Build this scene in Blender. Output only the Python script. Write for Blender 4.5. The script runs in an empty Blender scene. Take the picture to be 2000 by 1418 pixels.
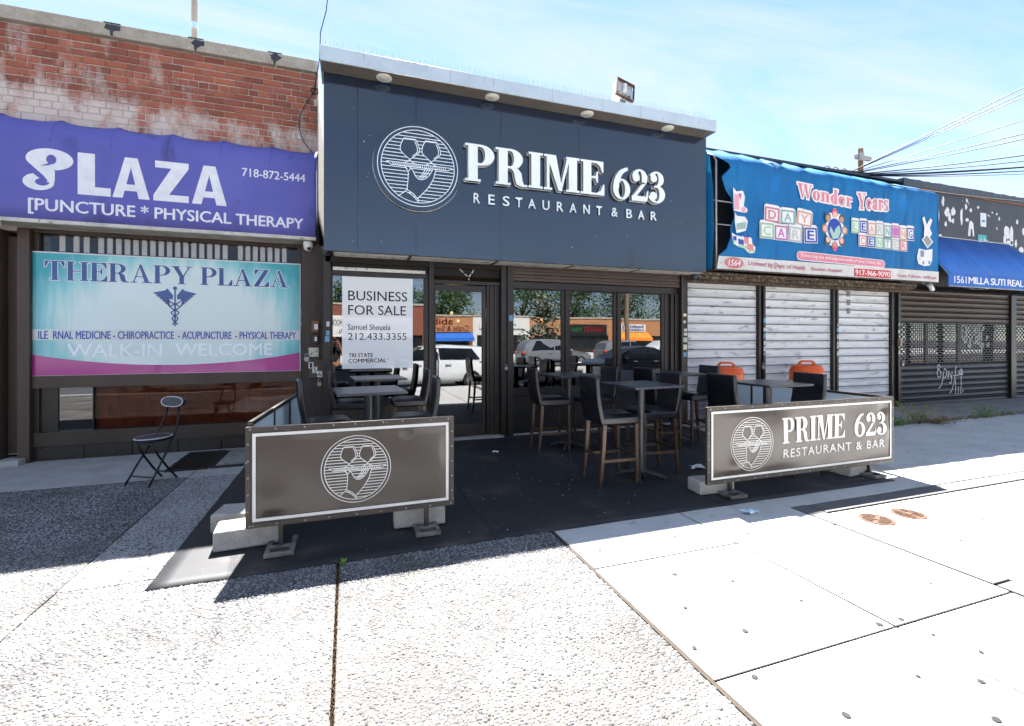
import bpy, bmesh, math, random
from mathutils import Vector, Matrix
RD = random.Random(11)
SC = bpy.context.scene
COL = SC.collection
rad = math.radians
# ------------------------------------------------------------------ camera, sky, sun, exposure
cam = bpy.data.cameras.new('camera')
cam.lens = 16.54; cam.sensor_width = 36.0; cam.shift_y = -0.0235
cam.clip_start = 0.05; cam.clip_end = 2000
cam_o = bpy.data.objects.new('camera', cam); COL.objects.link(cam_o)
cam_o.location = (0, -7.75, 1.6); cam_o.rotation_euler = (rad(90), 0, -math.atan(322 / 919))
SC.camera = cam_o
SUN = Vector((0.07, 0.62, 1.0)).normalized()          # direction towards the sun: behind the shops
wd = bpy.data.worlds.new('World'); SC.world = wd; wd.use_nodes = True
nt = wd.node_tree; nt.nodes.clear()
def nd(t, kind, **kw):
    n = t.nodes.new(kind)
    for k, v in kw.items(): setattr(n, k, v)
    return n
sky = nd(nt, 'ShaderNodeTexSky', sky_type='NISHITA'); sky.sun_disc = False
sky.sun_elevation = math.asin(SUN.z); sky.sun_rotation = math.atan2(SUN.x, SUN.y)
sky.air_density = 0.75; sky.dust_density = 0.0; sky.ozone_density = 1.6
tc = nd(nt, 'ShaderNodeTexCoord'); sep = nd(nt, 'ShaderNodeSeparateXYZ')
nt.links.new(tc.outputs['Generated'], sep.inputs[0])
mz = nd(nt, 'ShaderNodeMath', operation='MAXIMUM'); mz.inputs[1].default_value = 0.04; nt.links.new(sep.outputs['Z'], mz.inputs[0])
dx = nd(nt, 'ShaderNodeMath', operation='DIVIDE'); dy = nd(nt, 'ShaderNodeMath', operation='DIVIDE')
nt.links.new(sep.outputs['X'], dx.inputs[0]); nt.links.new(mz.outputs[0], dx.inputs[1])
nt.links.new(sep.outputs['Y'], dy.inputs[0]); nt.links.new(mz.outputs[0], dy.inputs[1])
cmb = nd(nt, 'ShaderNodeCombineXYZ'); nt.links.new(dx.outputs[0], cmb.inputs[0]); nt.links.new(dy.outputs[0], cmb.inputs[1])
mp = nd(nt, 'ShaderNodeMapping'); mp.inputs['Rotation'].default_value = (0, 0, rad(-20)); mp.inputs['Scale'].default_value = (0.55, 1.5, 1)
nt.links.new(cmb.outputs[0], mp.inputs[0])
nz = nd(nt, 'ShaderNodeTexNoise'); nz.inputs['Scale'].default_value = 1.1; nz.inputs['Detail'].default_value = 9; nz.inputs['Roughness'].default_value = 0.62; nz.inputs['Distortion'].default_value = 0.9
nt.links.new(mp.outputs[0], nz.inputs['Vector'])
cr = nd(nt, 'ShaderNodeValToRGB'); cr.color_ramp.elements[0].position = 0.36; cr.color_ramp.elements[1].position = 0.66
nt.links.new(nz.outputs['Fac'], cr.inputs[0])
ml = nd(nt, 'ShaderNodeMath', operation='MULTIPLY'); ml.inputs[1].default_value = 0.8; nt.links.new(cr.outputs[0], ml.inputs[0])
cl = nd(nt, 'ShaderNodeMix', data_type='RGBA'); cl.inputs[7].default_value = (2.5, 2.7, 2.95, 1)      # thin cirrus
nt.links.new(ml.outputs[0], cl.inputs[0]); nt.links.new(sky.outputs[0], cl.inputs[6])
bg = nd(nt, 'ShaderNodeBackground'); bg.inputs[1].default_value = 0.05
nt.links.new(cl.outputs[2], bg.inputs[0])
ow = nd(nt, 'ShaderNodeOutputWorld'); nt.links.new(bg.outputs[0], ow.inputs[0])
sl = bpy.data.lights.new('sun', 'SUN'); sl.energy = 5.0; sl.angle = rad(0.55); sl.color = (1.0, 0.975, 0.945)
so = bpy.data.objects.new('sun', sl); COL.objects.link(so)
so.location = (0, 0, 30); so.rotation_euler = SUN.to_track_quat('Z', 'Y').to_euler()
vs = SC.view_settings; vs.view_transform = 'Standard'; vs.look = 'None'; vs.exposure = 2.9; vs.gamma = 1.0; vs.use_curve_mapping = False
SC.cycles.max_bounces = 8; SC.cycles.diffuse_bounces = 4; SC.cycles.glossy_bounces = 4; SC.cycles.transparent_max_bounces = 12
SC.cycles.caustics_reflective = False; SC.cycles.caustics_refractive = False

# ------------------------------------------------------------------ mesh helpers
class MB:
    def __init__(s): s.v = []; s.f = []
    def add(s, vs, fs):
        b = len(s.v); s.v += [tuple(p) for p in vs]; s.f += [tuple(i + b for i in q) for q in fs]; return s
    def box(s, x0, x1, y0, y1, z0, z1):
        return s.add([(x0,y0,z0),(x1,y0,z0),(x1,y1,z0),(x0,y1,z0),(x0,y0,z1),(x1,y0,z1),(x1,y1,z1),(x0,y1,z1)],
                     [(3,2,1,0),(4,5,6,7),(0,1,5,4),(1,2,6,5),(2,3,7,6),(3,0,4,7)])
    def obox(s, M, sx, sy, sz):
        vs = [M @ Vector((a*sx/2, b*sy/2, c*sz/2)) for c in (-1,1) for a, b in ((-1,-1),(1,-1),(1,1),(-1,1))]
        return s.add(vs, [(3,2,1,0),(4,5,6,7),(0,1,5,4),(1,2,6,5),(2,3,7,6),(3,0,4,7)])
    def bar(s, p0, p1, w, h, up=(0,0,1), w1=None, h1=None):
        p0, p1 = Vector(p0), Vector(p1); d = (p1 - p0).normalized(); u = Vector(up)
        if abs(d.dot(u)) > .95: u = Vector((0,1,0))
        a = d.cross(u).normalized(); b = a.cross(d).normalized(); w1 = w if w1 is None else w1; h1 = h if h1 is None else h1
        vs = []
        for p, ww, hh in ((p0,w,h),(p1,w1,h1)):
            for i, j in ((-1,-1),(1,-1),(1,1),(-1,1)): vs.append(p + a*i*ww/2 + b*j*hh/2)
        return s.add(vs, [(0,1,2,3),(7,6,5,4),(0,4,5,1),(1,5,6,2),(2,6,7,3),(3,7,4,0)])
    def tube(s, pts, r, n=8, caps=True):
        pts = [Vector(p) for p in pts]; vs = []; fs = []; m = len(pts)
        ref = Vector((0,0,1)); 
        for i, p in enumerate(pts):
            d = (pts[min(i+1,m-1)] - pts[max(i-1,0)]).normalized()
            if abs(d.dot(ref)) > .97: ref = Vector((0.31,0.95,0.05)).normalized()
            a = d.cross(ref).normalized(); b = d.cross(a)
            rr = r[i] if isinstance(r, (list, tuple)) else r
            for k in range(n):
                t = 2*math.pi*k/n; vs.append(p + a*math.cos(t)*rr + b*math.sin(t)*rr)
            ref = -b if abs(d.dot(b)) < .9 else ref
        for i in range(m-1):
            for k in range(n): fs.append((i*n+k, i*n+(k+1)%n, (i+1)*n+(k+1)%n, (i+1)*n+k))
        if caps: fs += [tuple(range(n))[::-1], tuple(range((m-1)*n, m*n))]
        return s.add(vs, fs)
    def lathe(s, prof, c=(0,0,0), n=24, M=None):
        vs = []; fs = []; m = len(prof); c = Vector(c)
        for r, z in prof:
            for k in range(n):
                t = 2*math.pi*k/n; q = Vector((r*math.cos(t), r*math.sin(t), z)); vs.append((M @ q if M else q) + c)
        for i in range(m-1):
            for k in range(n): fs.append((i*n+k, i*n+(k+1)%n, (i+1)*n+(k+1)%n, (i+1)*n+k))
        fs += [tuple(range(n))[::-1], tuple(range((m-1)*n, m*n))]
        return s.add(vs, fs)
    def prism(s, pts, y0, y1):                    # outline in X,Z; front face at y0
        n = len(pts); a = sum(pts[i][0]*pts[(i+1)%n][1]-pts[(i+1)%n][0]*pts[i][1] for i in range(n))
        if a < 0: pts = pts[::-1]
        vs = [(x,y0,z) for x, z in pts] + [(x,y1,z) for x, z in pts]
        return s.add(vs, [tuple(range(n)), tuple(range(2*n-1,n-1,-1))] + [(i,n+i,n+(i+1)%n,(i+1)%n) for i in range(n)])
    def flat(s, pts, y):                          # one face in X,Z facing -Y
        n = len(pts); a = sum(pts[i][0]*pts[(i+1)%n][1]-pts[(i+1)%n][0]*pts[i][1] for i in range(n))
        if a < 0: pts = pts[::-1]
        return s.add([(x,y,z) for x, z in pts], [tuple(range(n))])
    def sphere(s, c, r, n=12, m=8, sq=(1,1,1)):
        prof = [(max(1e-4, r*math.sin(math.pi*i/m)), -r*math.cos(math.pi*i/m)) for i in range(m+1)]
        return s.lathe(prof, c, n, Matrix.Diagonal(sq))
    def xf(s, M): s.v = [tuple(M @ Vector(p)) for p in s.v]; return s
    def build(s, name, mat, parent=None, smooth=False, bevel=0, seg=2, local=False):
        me = bpy.data.meshes.new(name)
        off = Vector((0,0,0))
        if parent is not None and not local: off = WORLD.get(parent.name, Vector((0,0,0)))
        me.from_pydata([(p[0]-off.x, p[1]-off.y, p[2]-off.z) for p in s.v], [], s.f)
        if smooth: me.polygons.foreach_set('use_smooth', [True]*len(me.polygons))
        me.materials.append(mat); me.validate(); me.update()
        o = bpy.data.objects.new(name, me); COL.objects.link(o)
        WORLD[o.name] = off if parent is not None and not local else Vector((0,0,0))
        if parent is not None: o.parent = parent
        if bevel:
            b = o.modifiers.new('bevel', 'BEVEL'); b.width = bevel; b.segments = seg; b.limit_method = 'ANGLE'; b.angle_limit = rad(40)
        if smooth == 'auto' or bevel:
            me.polygons.foreach_set('use_smooth', [True]*len(me.polygons))
            try: me.set_sharp_from_angle(angle=rad(38))
            except Exception: pass
        return o
WORLD = {}
def tag(o, label=None, cat=None, group=None, kind=None):
    if label: o['label'] = label
    if cat: o['category'] = cat
    if group: o['group'] = group
    if kind: o['kind'] = kind
    return o
def thing(name, loc, label, cat, group=None, rz=0):
    o = bpy.data.objects.new(name, None); COL.objects.link(o); o.empty_display_size = .1
    o.location = loc; o.rotation_euler = (0,0,rz); WORLD[o.name] = Vector(loc)
    return tag(o, label, cat, group)
def dup_part(o, parent, loc=None, sc=None):
    c = o.copy(); COL.objects.link(c); c.parent = parent; WORLD[c.name] = WORLD.get(o.name, Vector((0,0,0)))
    if loc is not None: c.location = loc
    if sc is not None: c.scale = sc
    return c
def copy_tree(o, parent=None):
    c = o.copy(); COL.objects.link(c)
    if parent is not None: c.parent = parent
    for ch in list(o.children): copy_tree(ch, c)
    return c
# ------------------------------------------------------------------ materials
def lin(h):
    h = h.lstrip('#'); o = []
    for i in (0,2,4):
        c = int(h[i:i+2],16)/255; o.append(c/12.92 if c <= .04045 else ((c+.055)/1.055)**2.4)
    return (*o, 1)
def C(c): return lin(c) if isinstance(c, str) else ((c,c,c,1) if isinstance(c,(int,float)) else (*c[:3],1))
MATS = {}
def pm(name, c1, c2=None, scale=6, rough=.6, metal=0, spec=.5, bump=0, bscale=40, stretch=(1,1,1), detail=6, lo=.35, hi=.7,
       rnd=0, coat=0, ior=1.5, rvar=0, c3=None, s3=25, t3=.62, w3=.06, st3=None, bdist=.01, coords='P'):
    """procedural principled: c1/c2 mixed by noise, c3 as finer spots, optional per-object variation and bump"""
    if name in MATS: return MATS[name]
    m = bpy.data.materials.new(name); m.use_nodes = True; t = m.node_tree; b = t.nodes['Principled BSDF']; L = t.links.new
    geo = nd(t, 'ShaderNodeNewGeometry'); tcn = nd(t, 'ShaderNodeTexCoord'); src = geo.outputs['Position'] if coords == 'P' else tcn.outputs['Object']
    mpn = nd(t, 'ShaderNodeMapping'); mpn.inputs['Scale'].default_value = stretch; L(src, mpn.inputs[0])
    n1 = nd(t, 'ShaderNodeTexNoise'); n1.inputs['Scale'].default_value = scale; n1.inputs['Detail'].default_value = detail; n1.inputs['Roughness'].default_value = .6
    L(mpn.outputs[0], n1.inputs['Vector'])
    r1 = nd(t, 'ShaderNodeMapRange'); r1.inputs['From Min'].default_value = lo; r1.inputs['From Max'].default_value = hi; L(n1.outputs['Fac'], r1.inputs['Value'])
    mx = nd(t, 'ShaderNodeMix', data_type='RGBA'); mx.inputs[6].default_value = C(c1); mx.inputs[7].default_value = C(c2 if c2 is not None else c1); L(r1.outputs[0], mx.inputs[0])
    out = mx.outputs[2]
    if c3 is not None:
        n3 = nd(t, 'ShaderNodeTexNoise'); n3.inputs['Scale'].default_value = s3; n3.inputs['Detail'].default_value = 5
        if st3: 
            m3 = nd(t, 'ShaderNodeMapping'); m3.inputs['Scale'].default_value = st3; L(src, m3.inputs[0]); L(m3.outputs[0], n3.inputs['Vector'])
        else: L(src, n3.inputs['Vector'])
        r3 = nd(t, 'ShaderNodeMapRange'); r3.inputs['From Min'].default_value = t3; r3.inputs['From Max'].default_value = t3 + w3; L(n3.outputs['Fac'], r3.inputs['Value'])
        m2 = nd(t, 'ShaderNodeMix', data_type='RGBA'); m2.inputs[7].default_value = C(c3); L(out, m2.inputs[6]); L(r3.outputs[0], m2.inputs[0]); out = m2.outputs[2]
    if rnd:
        oi = nd(t, 'ShaderNodeObjectInfo'); rr = nd(t, 'ShaderNodeMapRange'); rr.inputs['To Min'].default_value = 1-rnd; rr.inputs['To Max'].default_value = 1+rnd
        L(oi.outputs['Random'], rr.inputs['Value']); hs = nd(t, 'ShaderNodeHueSaturation'); L(out, hs.inputs['Color']); L(rr.outputs[0], hs.inputs['Value']); out = hs.outputs[0]
    L(out, b.inputs['Base Color']); b.inputs['Roughness'].default_value = rough; b.inputs['Metallic'].default_value = metal
    b.inputs['Specular IOR Level'].default_value = spec; b.inputs['IOR'].default_value = ior; b.inputs['Coat Weight'].default_value = coat; b.inputs['Coat Roughness'].default_value = .06
    if rvar:
        r2 = nd(t, 'ShaderNodeMapRange'); r2.inputs['To Min'].default_value = max(.02, rough-rvar); r2.inputs['To Max'].default_value = min(1, rough+rvar); L(n1.outputs['Fac'], r2.inputs['Value']); L(r2.outputs[0], b.inputs['Roughness'])
    if bump:
        nb = nd(t, 'ShaderNodeTexNoise'); nb.inputs['Scale'].default_value = bscale; nb.inputs['Detail'].default_value = 4; L(mpn.outputs[0], nb.inputs['Vector'])
        bp = nd(t, 'ShaderNodeBump'); bp.inputs['Strength'].default_value = bump; bp.inputs['Distance'].default_value = bdist; L(nb.outputs['Fac'], bp.inputs['Height']); L(bp.outputs[0], b.inputs['Normal'])
    MATS[name] = m; return m
def translucent(m, amt, col):
    t = m.node_tree; b = t.nodes['Principled BSDF']; o = next(n for n in t.nodes if n.type == 'OUTPUT_MATERIAL')
    tl = nd(t, 'ShaderNodeBsdfTranslucent'); tl.inputs[0].default_value = C(col); mx = nd(t, 'ShaderNodeMixShader'); mx.inputs[0].default_value = amt
    t.links.new(b.outputs[0], mx.inputs[1]); t.links.new(tl.outputs[0], mx.inputs[2]); t.links.new(mx.outputs[0], o.inputs['Surface']); return m
def emit(name, col, s):
    if name in MATS: return MATS[name]
    m = bpy.data.materials.new(name); m.use_nodes = True; b = m.node_tree.nodes['Principled BSDF']
    b.inputs['Base Color'].default_value = C(col); b.inputs['Emission Color'].default_value = C(col); b.inputs['Emission Strength'].default_value = s
    MATS[name] = m; return m
def glass_mat(name, tint=.3, ior=2.0, rough=0.0):
    m = bpy.data.materials.new(name); m.use_nodes = True; t = m.node_tree; t.nodes.clear()
    tr = nd(t, 'ShaderNodeBsdfTransparent'); tr.inputs[0].default_value = C(tint) if not isinstance(tint, str) else lin(tint)
    gl = nd(t, 'ShaderNodeBsdfGlossy'); gl.inputs['Roughness'].default_value = rough; gl.inputs[0].default_value = (.96,.97,1,1)
    fr = nd(t, 'ShaderNodeFresnel'); fr.inputs[0].default_value = ior
    geo = nd(t, 'ShaderNodeNewGeometry'); n = nd(t, 'ShaderNodeTexNoise'); n.inputs['Scale'].default_value = .9; n.inputs['Detail'].default_value = 1
    bp = nd(t, 'ShaderNodeBump'); bp.inputs['Strength'].default_value = .035; bp.inputs['Distance'].default_value = .05
    t.links.new(geo.outputs['Position'], n.inputs['Vector']); t.links.new(n.outputs['Fac'], bp.inputs['Height']); t.links.new(bp.outputs[0], gl.inputs['Normal'])
    mx = nd(t, 'ShaderNodeMixShader'); o = nd(t, 'ShaderNodeOutputMaterial')
    t.links.new(fr.outputs[0], mx.inputs[0]); t.links.new(tr.outputs[0], mx.inputs[1]); t.links.new(gl.outputs[0], mx.inputs[2]); t.links.new(mx.outputs[0], o.inputs[0])
    MATS[name] = m; return m
# ------------------------------------------------------------------ lettering
def text_geo(s, bold=0, space=1.0, shear=0):
    cu = bpy.data.curves.new('txt', 'FONT'); cu.body = s; cu.size = 1; cu.offset = min(bold, 0); cu.space_character = space; cu.shear = shear; cu.resolution_u = 3; cu.fill_mode = 'FRONT'
    o = bpy.data.objects.new('txt', cu); COL.objects.link(o)
    me = bpy.data.meshes.new_from_object(o.evaluated_get(bpy.context.evaluated_depsgraph_get()))
    vs = [(v.co.x, v.co.y) for v in me.vertices]; fs = [tuple(p.vertices) for p in me.polygons]
    bpy.data.objects.remove(o); bpy.data.curves.remove(cu); bpy.data.meshes.remove(me)
    return vs, fs
def lettering(name, s, x0, x1, z0, z1, y, mat, parent, bold=0, space=1.0, shear=0, dz=0, depth=0):
    """flat print: text s fitted into x0..x1, z0..z1 (dz: rise along its length) on the plane y facing -Y"""
    vs, fs = text_geo(s, bold, space, shear)
    a = min(p[0] for p in vs); b = max(p[0] for p in vs); c = min(p[1] for p in vs); d = max(p[1] for p in vs)
    m = MB(); q = [(x0+(p[0]-a)/(b-a)*(x1-x0), y, z0+(p[1]-c)/(d-c)*(z1-z0)+dz*(p[0]-a)/(b-a)) for p in vs]
    ff = []
    for f in fs:
        A = sum(q[f[i]][0]*q[f[(i+1)%len(f)]][2]-q[f[(i+1)%len(f)]][0]*q[f[i]][2] for i in range(len(f)))
        ff.append(f if A > 0 else f[::-1])
    k = (x1-x0)/(b-a)
    if bold > .004:                                   # heavier weight: the outline laid several times, a hair apart
        e = bold*.55*k
        for n_, (ex, ez) in enumerate(((-e,0),(e,0),(0,-e*.6),(0,e*.6))): m.add([(p[0]+ex,p[1]-.00015*n_,p[2]+ez) for p in q], ff)
    else: m.add(q, ff)
    o = m.build(name, mat, parent)
    if depth:
        so_ = o.modifiers.new('solid', 'SOLIDIFY'); so_.thickness = depth; so_.offset = -1
    return o
def arc(cx, cy, rx, ry, a0, a1, n=14): return [(cx+rx*math.cos(rad(a0+(a1-a0)*i/n)), cy+ry*math.sin(rad(a0+(a1-a0)*i/n))) for i in range(n+1)]
def ringp(cx, cy, rx, ry, ix, iy, a0, a1, n=16, icx=None, icy=None):
    return arc(cx,cy,rx,ry,a0,a1,n) + arc(cx if icx is None else icx, cy if icy is None else icy, ix,iy,a1,a0,n)
def rc(x0, x1, y0, y1): return [(x0,y0),(x1,y0),(x1,y1),(x0,y1)]
def full_ring(cx, cy, rx, ry, ix, iy): return [ringp(cx,cy,rx,ry,ix,iy,a,a+90.01,8) for a in (0,90,180,270)]
def serif(ch, T=.2, t=.06, s=.07):
    """polygons of one serif letter, cap height 1, plus its width"""
    def stem(x, y0=0, y1=1, w=T, l=s, r=s, top=True, bot=True):
        p = [rc(x,x+w,y0,y1)]
        if bot: p.append(rc(x-l,x+w+r,y0,y0+t))
        if top: p.append(rc(x-l,x+w+r,y1-t,y1))
        return p
    X = s+T
    if ch == 'I': return stem(s), T+2*s
    if ch == 'P': return stem(s,r=s)+[rc(X,X+.08,1-t,1),rc(X,X+.08,.44,.44+t),ringp(X+.08,.72,.34,.28,.34-T,.28-t,-90,90)], X+.42
    if ch == 'R':
        leg = [(X+.1,.5),(X+.27,.47),(X+.36,.36),(X+.39,.14),(X+.43,.05),(X+.52,.055),(X+.52,0),(X+.36,-.01),(X+.23,.05),(X+.19,.2),(X+.16,.38),(X+.1,.45)]
        return stem(s)+[rc(X,X+.08,1-t,1),rc(X,X+.08,.46,.46+t),ringp(X+.08,.73,.32,.27,.32-T,.27-t,-90,90),leg], X+.52
    if ch == 'E': return stem(s,r=0)+[rc(X,X+.36,1-t,1),rc(X,X+.36,0,t),rc(X,X+.2,.49,.49+t),[(X+.36,1-t),(X+.36,.68),(X+.33,.68),(X+.26,.86),(X+.16,1-t)],
        [(X+.39,0),(X+.39,.33),(X+.36,.33),(X+.28,.14),(X+.16,t),(X+.16,0)],[(X+.17,.36),(X+.2,.36),(X+.2,.7),(X+.17,.7),(X+.12,.55),(X+.12,.5)]], X+.39
    if ch == 'M': return stem(s,w=t*1.2)+stem(s+.62,w=T)+[[(s,1),(s+T+.02,1),(s+.44,.0),(s+.33,.0)],[(s+.36,.03),(s+.42,.03),(s+.66,1),(s+.58,1)]], s*2+.62+T
    if ch == 'F': return stem(s)+[rc(X,X+.34,1-t,1),rc(X,X+.2,.49,.49+t),[(X+.34,1-t),(X+.34,.7),(X+.31,.7),(X+.16,1-t)]], X+.36
    if ch == 'L': return stem(s,r=0)+[rc(X,X+.34,0,t),[(X+.38,0),(X+.38,.34),(X+.34,.34),(X+.2,t),(X+.2,0)]], X+.38
    if ch == 'T': return stem(.26,top=False)+[rc(0,.52+T,1-t,1),[(0,1),(0,.68),(.03,.68),(.14,1-t)],[(.52+T,1),(.52+T,.68),(.49+T,.68),(.38+T,1-t)]], .52+T
    if ch == 'H': return stem(s)+stem(s*3+T+.18)+[rc(X,X+.3,.48,.48+t)], s*4+T*2+.18
    if ch == 'A': return [[(.1,0),(.1+t,0),(.42,1),(.38,1)],[(.34,1),(.44,1),(.76,0),(.76-T*1.05,0)],rc(.2,.6,.3,.3+t),rc(0,.26,0,t),rc(.46,.86,0,t)], .86
    if ch == 'Y': return [rc(.33,.33+T,0,.45),[(.06,1),(.06+T*1.1,1),(.33+T,.42),(.33,.42)],[(.33+T-.06,.42),(.33+T,.42),(.78,1),(.72,1)],rc(0,.36,1-t,1),rc(.6,.88,1-t,1),rc(.26,.4+T,0,t)], .88
    if ch == 'Z': return [rc(.03,.66,1-t,1),rc(0,.66,0,t),[(0,t),(T*1.15,t),(.66,1-t),(.66-T*1.15,1-t)],[(.03,1),(.03,.7),(.07,.7),(.2,1-t)],[(.68,0),(.68,.32),(.64,.32),(.46,t)]], .68
    if ch == '6': return [*full_ring(.3,.31,.3,.32,.3-T*.85,.32-t),[*arc(.56,.33,.56,.67,180,96,12),(.52,.93),*arc(.6,.33,.6-T*.95,.6,98,180,12)]], .6
    if ch == '2': return [arc(.16,.73,.13,.13,0,360,12),ringp(.29,.72,.28,.28,.28-T*.95,.28-t,-30,170),[(.53,.58),(.34,.52),(.0,.1),(.0,.04),(.1,.06)],rc(0,.55,0,.16),[(.5,.05),(.57,.05),(.6,.34),(.56,.34)]], .6
    if ch == '3': return [arc(.15,.77,.12,.12,0,360,12),arc(.14,.22,.13,.13,0,360,12),ringp(.25,.755,.27,.245,.27-T*.9,.245-t,-90,160),ringp(.25,.275,.32,.28,.32-T,.28-t,-165,90),rc(.16,.27,.49,.49+t)], .57
    if ch == 'W': return [[(.05,1),(.05+T*1.05,1),(.42,0),(.34,0)],[(.36,0),(.42,0),(.62,.9),(.56,.9)],[(.47,1),(.47+T*1.05,1),(.84,0),(.76,0)],[(.78,0),(.84,0),(1.06,1),(1.0,1)],rc(0,.74,1-t,1),rc(.92,1.14,1-t,1)], 1.14
    x = .68
    if ch == 'o': return [*full_ring(.29,.33,.29,.35,.29-T*.95,.35-t)], .58
    if ch == 'n': return stem(s,0,x,r=s*.6)+stem(s+T+.13,0,x-.2,top=False,l=s*.6)+[ringp(s+T+.1,x-.2,.03+T,.22,.03,.22-t*1.6,0,120)], s*2+2*T+.13
    if ch == 'd': return stem(.3,0,1.05,l=0)+[ringp(.3,.33,.3,.35,.3-T*.95,.35-t,80,280)], .3+T+s
    if ch == 'e': return [ringp(.29,.33,.29,.35,.29-T*.95,.35-t,0,325),rc(.12,.56,.33,.33+t)], .58
    if ch == 'r': return stem(s,0,x,r=s)+[arc(s+T+.14,x-.12,.1,.1,0,360,10),rc(X-.02,X+.12,x-.1,x-.02)], X+.24
    if ch == 'a': return [ringp(.3,x-.2,.3-.08,.21,.3-.08-T,.21-t,0,170),arc(.13,x-.2,.09,.09,0,360,10),rc(.52-T,.52,0.05,x-.2),ringp(.34,.2,.32,.2,.32-T,.2-t,80,280),rc(.4,.6,0,t)], .6
    if ch == 's': return [ringp(.25,.51,.24,.18,.24-T*.8,.18-t*1.2,40,270),ringp(.25,.18,.25,.19,.25-T*.8,.19-t*1.2,-140,90),[(.12,.45),(.3,.28),(.44,.22),(.2,.5)],rc(.4,.47,.46,.66),rc(.01,.07,.02,.24)], .5
    return [rc(0,.3,0,1)], .4
def grow(p, g):
    n = len(p)
    if sum(p[i][0]*p[(i+1)%n][1]-p[(i+1)%n][0]*p[i][1] for i in range(n)) < 0: p = p[::-1]
    o = []
    for i in range(n):
        a, b, c = Vector(p[i-1]), Vector(p[i]), Vector(p[(i+1)%n]); e, f = (b-a), (c-b)
        if e.length < 1e-6 or f.length < 1e-6: o.append(tuple(b)); continue
        e.normalize(); f.normalize(); n1 = Vector((e.y,-e.x)); n2 = Vector((f.y,-f.x)); m = n1+n2
        if m.length < .2: m = n1
        m.normalize(); k = g/max(.45, m.dot(n1)); o.append(tuple(b+m*k))
    return o
def serif_line(s, x0, x1, z0, z1, T=.2, t=.06, sf=.07, gap=.05, sp=.35, slope=0, caps=1.0, wid=None):
    """list of (char, polygons in X,Z) fitted into the rectangle; slope: rise along the line"""
    items = []; x = 0
    for ch in s:
        if ch == ' ': x += sp; continue
        p, w = serif(ch, T, t, sf); items.append((ch, p, x)); x += w + gap
    W = x - gap; k = (x1-x0)/W; H = z1-z0
    return [(ch, [[(x0+(u+ox)*k, z0+v*H+slope*(u+ox)/W) for u, v in q] for q in p]) for ch, p, ox in items]
# ------------------------------------------------------------------ shared materials
M_conc = pm('concrete', '#b6b4b0', '#a5a39f', 2.2, .85, bump=.25, bscale=60, c3='#7d7a75', s3=7, t3=.6, w3=.2, bdist=.004)
M_conc2 = pm('concrete_strip', '#a19f9b', '#8f8d89', 4, .9, bump=.3, bscale=70, bdist=.004)
M_strip = pm('concrete_band', '#5c5b59', '#52514f', 4, .9, bump=.3, bscale=70, bdist=.004)
M_apron = pm('concrete_old', '#8b8782', '#6f6c68', 2.2, .9, bump=.4, bscale=50, c3='#5f5b57', s3=14, t3=.58, w3=.15, bdist=.006)
M_fill = pm('joint_fill', '#2a2117', '#3a2b1b', 5, .95, bump=.5, bscale=80)
M_asph = pm('asphalt', '#4a4a4b', '#3d3d3f', 1.5, .9, bump=.4, bscale=90)
M_mat = pm('rubber_mat', '#202023', '#2a2a2c', 2.2, .6, bump=.35, bscale=160, c3='#564c41', s3=2.1, t3=.56, w3=.3, bdist=.003, spec=.35)
M_brown = pm('bronze_frame', '#3f342d', '#332a24', 3, .42, metal=.35, bump=.05, bscale=20, stretch=(1,1,.3))
M_black = pm('black_frame', '#26221f', '#302a27', 4, .4, metal=.3, c3='#5a5048', s3=22, t3=.7, w3=.05)
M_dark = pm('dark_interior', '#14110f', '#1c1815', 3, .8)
M_white = pm('white_paint', '#e4e4e0', '#d4d4cf', 6, .5)
M_steel = pm('galvanised', '#9a9b9b', '#7f8081', 8, .45, metal=.7)
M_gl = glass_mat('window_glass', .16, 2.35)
M_gl_b = glass_mat('bronze_glass', '#d8c8bc', 1.3)
M_gl_c = glass_mat('clear_glass', .93, 1.3)
def agg_mat():
    m = bpy.data.materials.new('aggregate_mortar_shade'); m.use_nodes = True; t = m.node_tree; b = t.nodes['Principled BSDF']; L = t.links.new
    g = nd(t, 'ShaderNodeNewGeometry'); v = nd(t, 'ShaderNodeTexVoronoi'); v.inputs['Scale'].default_value = 42; L(g.outputs['Position'], v.inputs['Vector'])
    n = nd(t, 'ShaderNodeTexNoise'); n.inputs['Scale'].default_value = 1.6; n.inputs['Detail'].default_value = 8; L(g.outputs['Position'], n.inputs['Vector'])
    r = nd(t, 'ShaderNodeValToRGB'); r.color_ramp.elements[0].color = C('#3a3835'); r.color_ramp.elements[1].color = C('#5c5954'); r.color_ramp.elements[0].position = .35; r.color_ramp.elements[1].position = .68; L(n.outputs['Fac'], r.inputs[0])  # mortar toned dark: shadow lines between the pebbles are in this colour
    L(r.outputs[0], b.inputs['Base Color']); b.inputs['Roughness'].default_value = .9
    bp = nd(t, 'ShaderNodeBump'); bp.inputs['Strength'].default_value = .5; bp.inputs['Distance'].default_value = .006; bp.invert = True; L(v.outputs['Distance'], bp.inputs['Height']); L(bp.outputs[0], b.inputs['Normal'])
    return m
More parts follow.
